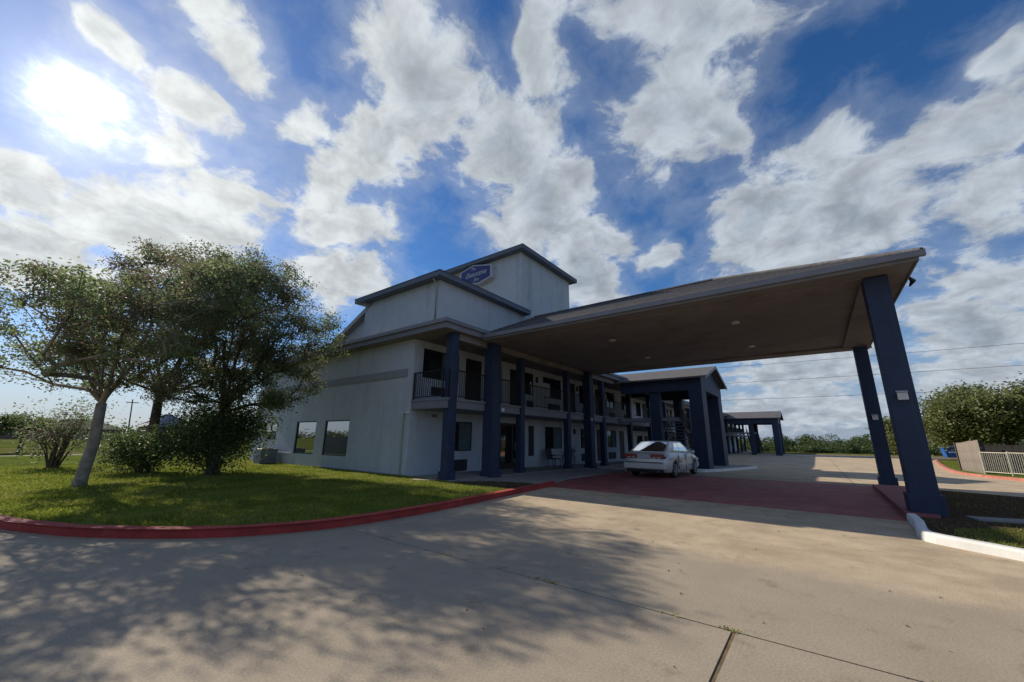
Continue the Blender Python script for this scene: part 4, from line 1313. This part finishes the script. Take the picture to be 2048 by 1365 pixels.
shrub('large_shrub', (5.55, 18.4, .08), (1.6, 1.3, 1.4), 24000, .10, 'big dark shrub mounded at the foot of the trees beside the motel wall', seed=5, stems=14, lobes=20)
shrub('large_shrub', (3.9, 20.4, .08), (1.1, .9, .95), 8500, .095, 'lighter green shrub spreading left of the big dark shrub', 'leafC', seed=6, stems=10, lobes=8)
shrub('twiggy_shrub', (2.0, 25.6, .08), (1.15, 1.0, 1.35), 4200, .10, 'thin twiggy shrub with sparse leaves alone on the lawn', 'leafA', seed=8, stems=26, lobes=2, airy=.33)
tree('small_tree', (2.0, 52.0, 0), (1.95, 51.9, 1.5), [((1.6, 52, 2.3), (1.7, 1.5, .55), 26)], 4500, .2, 'small dark round-topped tree across the road', 'tree', None, .16, 'bark', 'leafC', .35, seed=41)
tree('shade_tree', (52.6, -13.0, -.25), (52.6, -13.0, 1.6), [((52.2, -11.6, 4.1), (3.3, 3.0, 2.3), 60), ((51.5, -15.2, 4.2), (3.0, 2.6, 2.4), 50), ((52.5, -9.6, 3.0), (2.2, 1.6, 1.6), 26)], 52000, .25,
     'broad leafy green tree behind the wooden fence', 'tree', 'green trees beyond the parking lot', .35, 'bark', 'leafoak', .62, seed=51)
tree('shade_tree', (46.5, -18.5, -.25), (46.5, -18.4, 1.6), [((46.5, -17.0, 4.1), (2.6, 2.8, 2.2), 50), ((46.5, -20.5, 4.2), (2.6, 2.6, 2.2), 40)], 30000, .24,
     'rightmost dark green tree overhanging the picket fence', 'tree', 'green trees beyond the parking lot', .3, 'bark', 'leafC', .6, seed=53)
tree('shade_tree', (66.0, -7.9, -.25), (66.0, -7.9, 1.0), [((66.0, -7.9, 2.5), (2.0, 1.5, 1.7), 36)], 8000, .32,
     'small green tree seen between the two outer canopy columns', 'tree', 'green trees beyond the parking lot', .2, 'bark', 'leafoak', .55, seed=57)
# wild brush closing the far side of the lot, one mass
P = []
for k in range(150):
    y = rng.uniform(-36, 30)
    x = 92 + rng.uniform(0, 13) + .10 * abs(y)
    h = rng.uniform(.7, 1.5) if x < 98 else rng.uniform(1.3, 2.4)
    w = rng.uniform(1.3, 2.6)
    n = 900
    d = rng.normal(size=(n, 3))
    d /= np.linalg.norm(d, axis=1)[:, None]
    P.append(np.array([x, y, h * .55 - .3]) + d * (rng.uniform(.3, 1, n) ** .4)[:, None] * np.array([w, w, h]))
P = np.concatenate(P)
P[:, 2] = np.maximum(P[:, 2], -.35)
tag(leaves('brush', P, .30, 'leaffar', None), kind='stuff')
P = []
for k in range(110):
    a = rng.uniform(-420, 260)
    n = 130
    d = rng.normal(size=(n, 3))
    P.append(np.array([a, 300 + rng.uniform(0, 60), 1.6]) + d * np.array([5.5, 3, 1.9]))
P = np.concatenate(P)
P[:, 2] = np.abs(P[:, 2])
tag(leaves('distant_woods', P, 2.6, 'leaffar', None), kind='stuff')


def inside(poly, x, y):
    r = np.zeros(len(x), bool)
    n = len(poly)
    for i in range(n):
        x0, y0 = poly[i]
        x1, y1 = poly[(i + 1) % n]
        c = ((y0 > y) != (y1 > y)) & (x < (x1 - x0) * (y - y0) / (y1 - y0 + 1e-12) + x0)
        r ^= c
    return r


def grass(name, poly, n, x0, x1, y0, y1, z, hmin, hmax, falloff=None):
    x = rng.uniform(x0, x1, n)
    y = y0 + (y1 - y0) * (rng.uniform(0, 1, n) ** (falloff or 1.0))
    # patchy growth
    patch = np.sin(x * 1.7 + np.sin(y * 1.1) * 2) * np.sin(y * 1.3 + np.sin(x * .9) * 2)
    k = inside(poly, x, y) & (rng.uniform(0, 1, n) < .62 + .38 * patch)
    x, y = x[k], y[k]
    n = len(x)
    h = rng.uniform(hmin, hmax, n) * (0.8 + .3 * np.sin(x * 2.3) * np.sin(y * 1.9))
    a = rng.uniform(0, 2 * math.pi, n)
    w = rng.uniform(.006, .012, n) * (1 + y / 14)
    lean = rng.normal(size=(n, 2)) * .45 * h[:, None]
    zb = np.array([gz(v) for v in x]) + z - .01
    A = np.stack([x - np.cos(a) * w, y - np.sin(a) * w, zb], 1)
    Bq = np.stack([x + np.cos(a) * w, y + np.sin(a) * w, zb], 1)
    Cq = np.stack([x + lean[:, 0], y + lean[:, 1], zb + h], 1)
    v = np.stack([A, Bq, Cq], 1).reshape(-1, 3)
    return tag(link(name, fast_mesh(name, v, 3), 'grass'), kind='stuff')


grass('lawn_grass', LAWN, 330000, -.4, 9.74, 6.7, 27.0, .09, .035, .085, 1.25)
VG = [(11.54, -1.45), (9.4, -1.38), (8.9, -1.9), (8.3, -2.6), (7.6, -3.6), (9, -7), (17.3, -6.5), (18.5, -4.4), (19.5, -2.55), (11.5, -2.1)]
grass('verge_grass', [(10.4, -1.7), (9.4, -1.45), (8.9, -1.95), (8.3, -2.65), (7.6, -3.6), (9, -6.5), (11.6, -6), (11.4, -3)], 70000, 7.5, 11.6, -6.5, -1.3, .085, .03, .08)
grass('verge_grass', VG, 5000, 7.5, 19.5, -6.5, -1.3, .085, .03, .09)
grass('verge_grass', [(66, -10.8), (51.6, -8.8), (44, -7.8), (40.2, -7.4), (37, -7.1), (37, -12), (66, -16)], 30000, 37, 66, -16, -7, .07, .05, .12)
# fallen leaves in the planting bed and on the drive edge
L_ = rng.uniform(0, 1, (700, 2)) * [1.9, 2.6] + [9.3, 7.2]
bed = [p for p in inner if 9.25 < p[0] < 11.2] + [(11.25, 7.7), (10.85, 8.95), (9.75, 9.9), (9.37, 8.0)]
kk = inside(bed, L_[:, 0], L_[:, 1])
L_ = L_[kk]
tag(leaves('leaf_litter', np.column_stack([L_, np.full(len(L_), .105)]), .07, 'leafB', None, flat=3.0), kind='stuff')

L2 = np.column_stack([rng.uniform(1.5, 11, 90), rng.uniform(-1, 6.5, 90), np.full(90, .006)])
tag(leaves('leaf_litter', L2, .035, 'leafB', None, flat=5.0), kind='stuff')
# weeds rooted in the open joint of the drive
J = np.column_stack([4.0 + rng.normal(size=260) * .012, rng.choice(np.array([5.4, 4.1, 2.6, 2.45, 1.2, .78, -.4, -.9]), 260) + rng.normal(size=260) * .06, rng.uniform(0, .025, 260)])
tag(leaves('joint_weeds', J, .022, 'grass', None), kind='stuff')

# ------------------------------------------------------------------ fences, skip, poles, wires, far houses
wf = thing('wooden_fence', (38.6, -7.9, -.25), 'weathered plank fence panel beside the cream picket fence', 'fence')
a, b = Vector((40.6, -7.62)), Vector((36.3, -7.75))
first = None
n = 17
for k in range(n):
    q = a.lerp(b, (k + .5) / n)
    hh = 1.78 + .012 * k
    if first is None:
        first = MB().box(-.118, .118, -.012, .012, 0, 1.0).build('board', 'wood', wf)
        first.matrix_parent_inverse = Matrix.Translation(-Vector(wf['base']))
        o = first
    else:
        o = stamp(first, (0, 0, 0), wf)
    o.location = (q.x, q.y, -.22)
    o.scale = (1, 1, hh + random.uniform(-.02, .02))
    o.rotation_euler = (0, 0, math.atan2(b.y - a.y, b.x - a.x) + random.uniform(-.02, .02))
MB().box(40.62, 40.8, -8.9, -7.55, -.22, 1.62).build('return_panel', 'wooddark', wf)
for z in (.35, 1.25):
    MB().add([(a.x, a.y - .05, z), (b.x, b.y - .05, z), (b.x, b.y - .09, z), (a.x, a.y - .09, z), (a.x, a.y - .05, z + .09), (b.x, b.y - .05, z + .09), (b.x, b.y - .09, z + .09), (a.x, a.y - .09, z + .09)],
             [(0, 1, 2, 3), (4, 7, 6, 5), (0, 4, 5, 1), (1, 5, 6, 2), (2, 6, 7, 3), (3, 7, 4, 0)]).build('rail', 'wood', wf)
ds = thing('dark_fence', (41, -13, -.25), 'dark board fence behind the cream picket fence', 'fence')
n = 36
first = None
for k in range(n):
    q = Vector((41.0, -8.95)).lerp(Vector((38.2, -19.5)), (k + .5) / n)
    if first is None:
        first = MB().box(-.14, .14, -.012, .012, 0, 1.72).build('board', 'wooddark', ds)
        o = first
    else:
        o = stamp(first, (0, 0, 0), ds)
    o.location = (q.x, q.y, -.25)
    o.rotation_euler = (0, 0, math.atan2(-10.55, -2.8))
pf = thing('picket_fence', (33.5, -9.5, -.2), 'cream metal picket fence on the faded red kerb', 'fence')
FP = [(35.5, -7.55), (34.35, -8.3), (33.2, -9.05), (32.0, -9.85), (30.8, -10.6)]
fb0 = None
for i in range(len(FP) - 1):
    a, b = Vector(FP[i]), Vector(FP[i + 1])
    zb = gz(a.x) + .1
    rl = MB()
    for z in (.12, 1.2):
        rl.tube([(a.x, a.y, zb + z), (b.x, b.y, zb + z)], .022, 6)
    rl.build('rail', 'cream', pf)
    MB().box(a.x - .035, a.x + .035, a.y - .035, a.y + .035, zb - .1, zb + 1.27).build('post', 'cream', pf)
    for k in range(1, 13):
        q = a.lerp(b, k / 13)
        if fb0 is None:
            fb0 = MB().box(-.012, .012, -.012, .012, .12, 1.2).build('picket', 'cream', pf)
            fb0.location = (q.x, q.y, zb)
        else:
            stamp(fb0, (q.x, q.y, zb), pf)
dp = thing('dumpster', (71.5, -13.1, -.25), 'blue dumpster half hidden behind the plank fence', 'dumpster')
MB().prism([(-13.9, -.1), (-12.3, -.1), (-12.1, 1.0), (-14.1, 1.0)], 'x', 70.6, 72.6).build('bin', 'blueplastic', dp, bevel=.04)
MB().prism([(-14.2, 1.01), (-12.0, 1.01), (-13.1, 1.3)], 'x', 70.5, 72.7).build('lid', 'blueplastic', dp, bevel=.03)
MB().box(70.55, 70.59, -13.6, -12.5, .45, .6).build('stripe', 'white', dp)
WG = 'power lines crossing behind the canopy'
for i, (zl, zr, lab) in enumerate(((17.9, 18.1, 'topmost thin power line across the sky behind the canopy'), (14.4, 14.6, 'second highest thin power line behind the canopy'),
                                   (10.8, 11.0, 'third thin power line behind the canopy, just above the trees'))):
    p = []
    for k in range(25):
        t_ = k / 24
        p.append((88 + 14 * t_, 110 - 200 * t_, zl + (zr - zl) * t_ - 2.2 * 4 * t_ * (1 - t_) * .4))
    tag(MB().tube(p, .03, 5).build('power_line', 'wire'), lab, 'power line', WG)
pl = thing('utility_pole', (17.2, 108.6, 0), 'thin utility pole far behind the lawn trees', 'pole')
MB().tube([(17.3, 108.6, -.2), (16.7, 108.7, 8.3)], [.13, .09], 8).build('shaft', 'bark', pl)
MB().box(15.8, 17.7, 108.6, 108.75, 7.6, 7.75).build('crossarm', 'bark', pl)


def house(x, y, w, d, h, rh_, wm, rm, label, gables=2):
    t = thing('far_house', (x, y, 0), label, 'house')
    MB().box(x - w / 2, x + w / 2, y - d / 2, y + d / 2, -.2, h).build('wall', wm, t)
    e = .6
    MB().add([(x - w / 2 - e, y - d / 2 - e, h), (x + w / 2 + e, y - d / 2 - e, h), (x + w / 2 + e, y + d / 2 + e, h), (x - w / 2 - e, y + d / 2 + e, h), (x - w / 2 + d / 2, y, h + rh_), (x + w / 2 - d / 2, y, h + rh_)],
             [(0, 1, 5, 4), (2, 3, 4, 5), (3, 0, 4), (1, 2, 5), (0, 3, 2, 1)]).build('roof', rm, t)
    for k in range(4):
        wx = x - w / 2 + w * (k + .5) / 4
        wn = MB().box(wx - .6, wx + .6, y - d / 2 - .05, y - d / 2 - .002, .8, 2.0).build('window', 'frame', t)
        MB().box(wx - .52, wx + .52, y - d / 2 - .06, y - d / 2 - .051, .88, 1.92).build('pane', 'glass2', wn)
    return t


house(14.5, 152, 15, 11, 2.6, 2.6, 'brickfar', 'roofdark', 'low dark-roofed house in the distance left of the pale trunk')
house(3.5, 165, 9, 8, 2.3, 1.9, 'brickfar', 'roofdark', 'smaller brown house at the far left edge across the field')
house(25.5, 122, 8, 9, 3.2, 3.0, 'far' in MT and 'far' or 'brickfar', 'roofblue', 'distant house with bluish roof seen between the tree trunks')
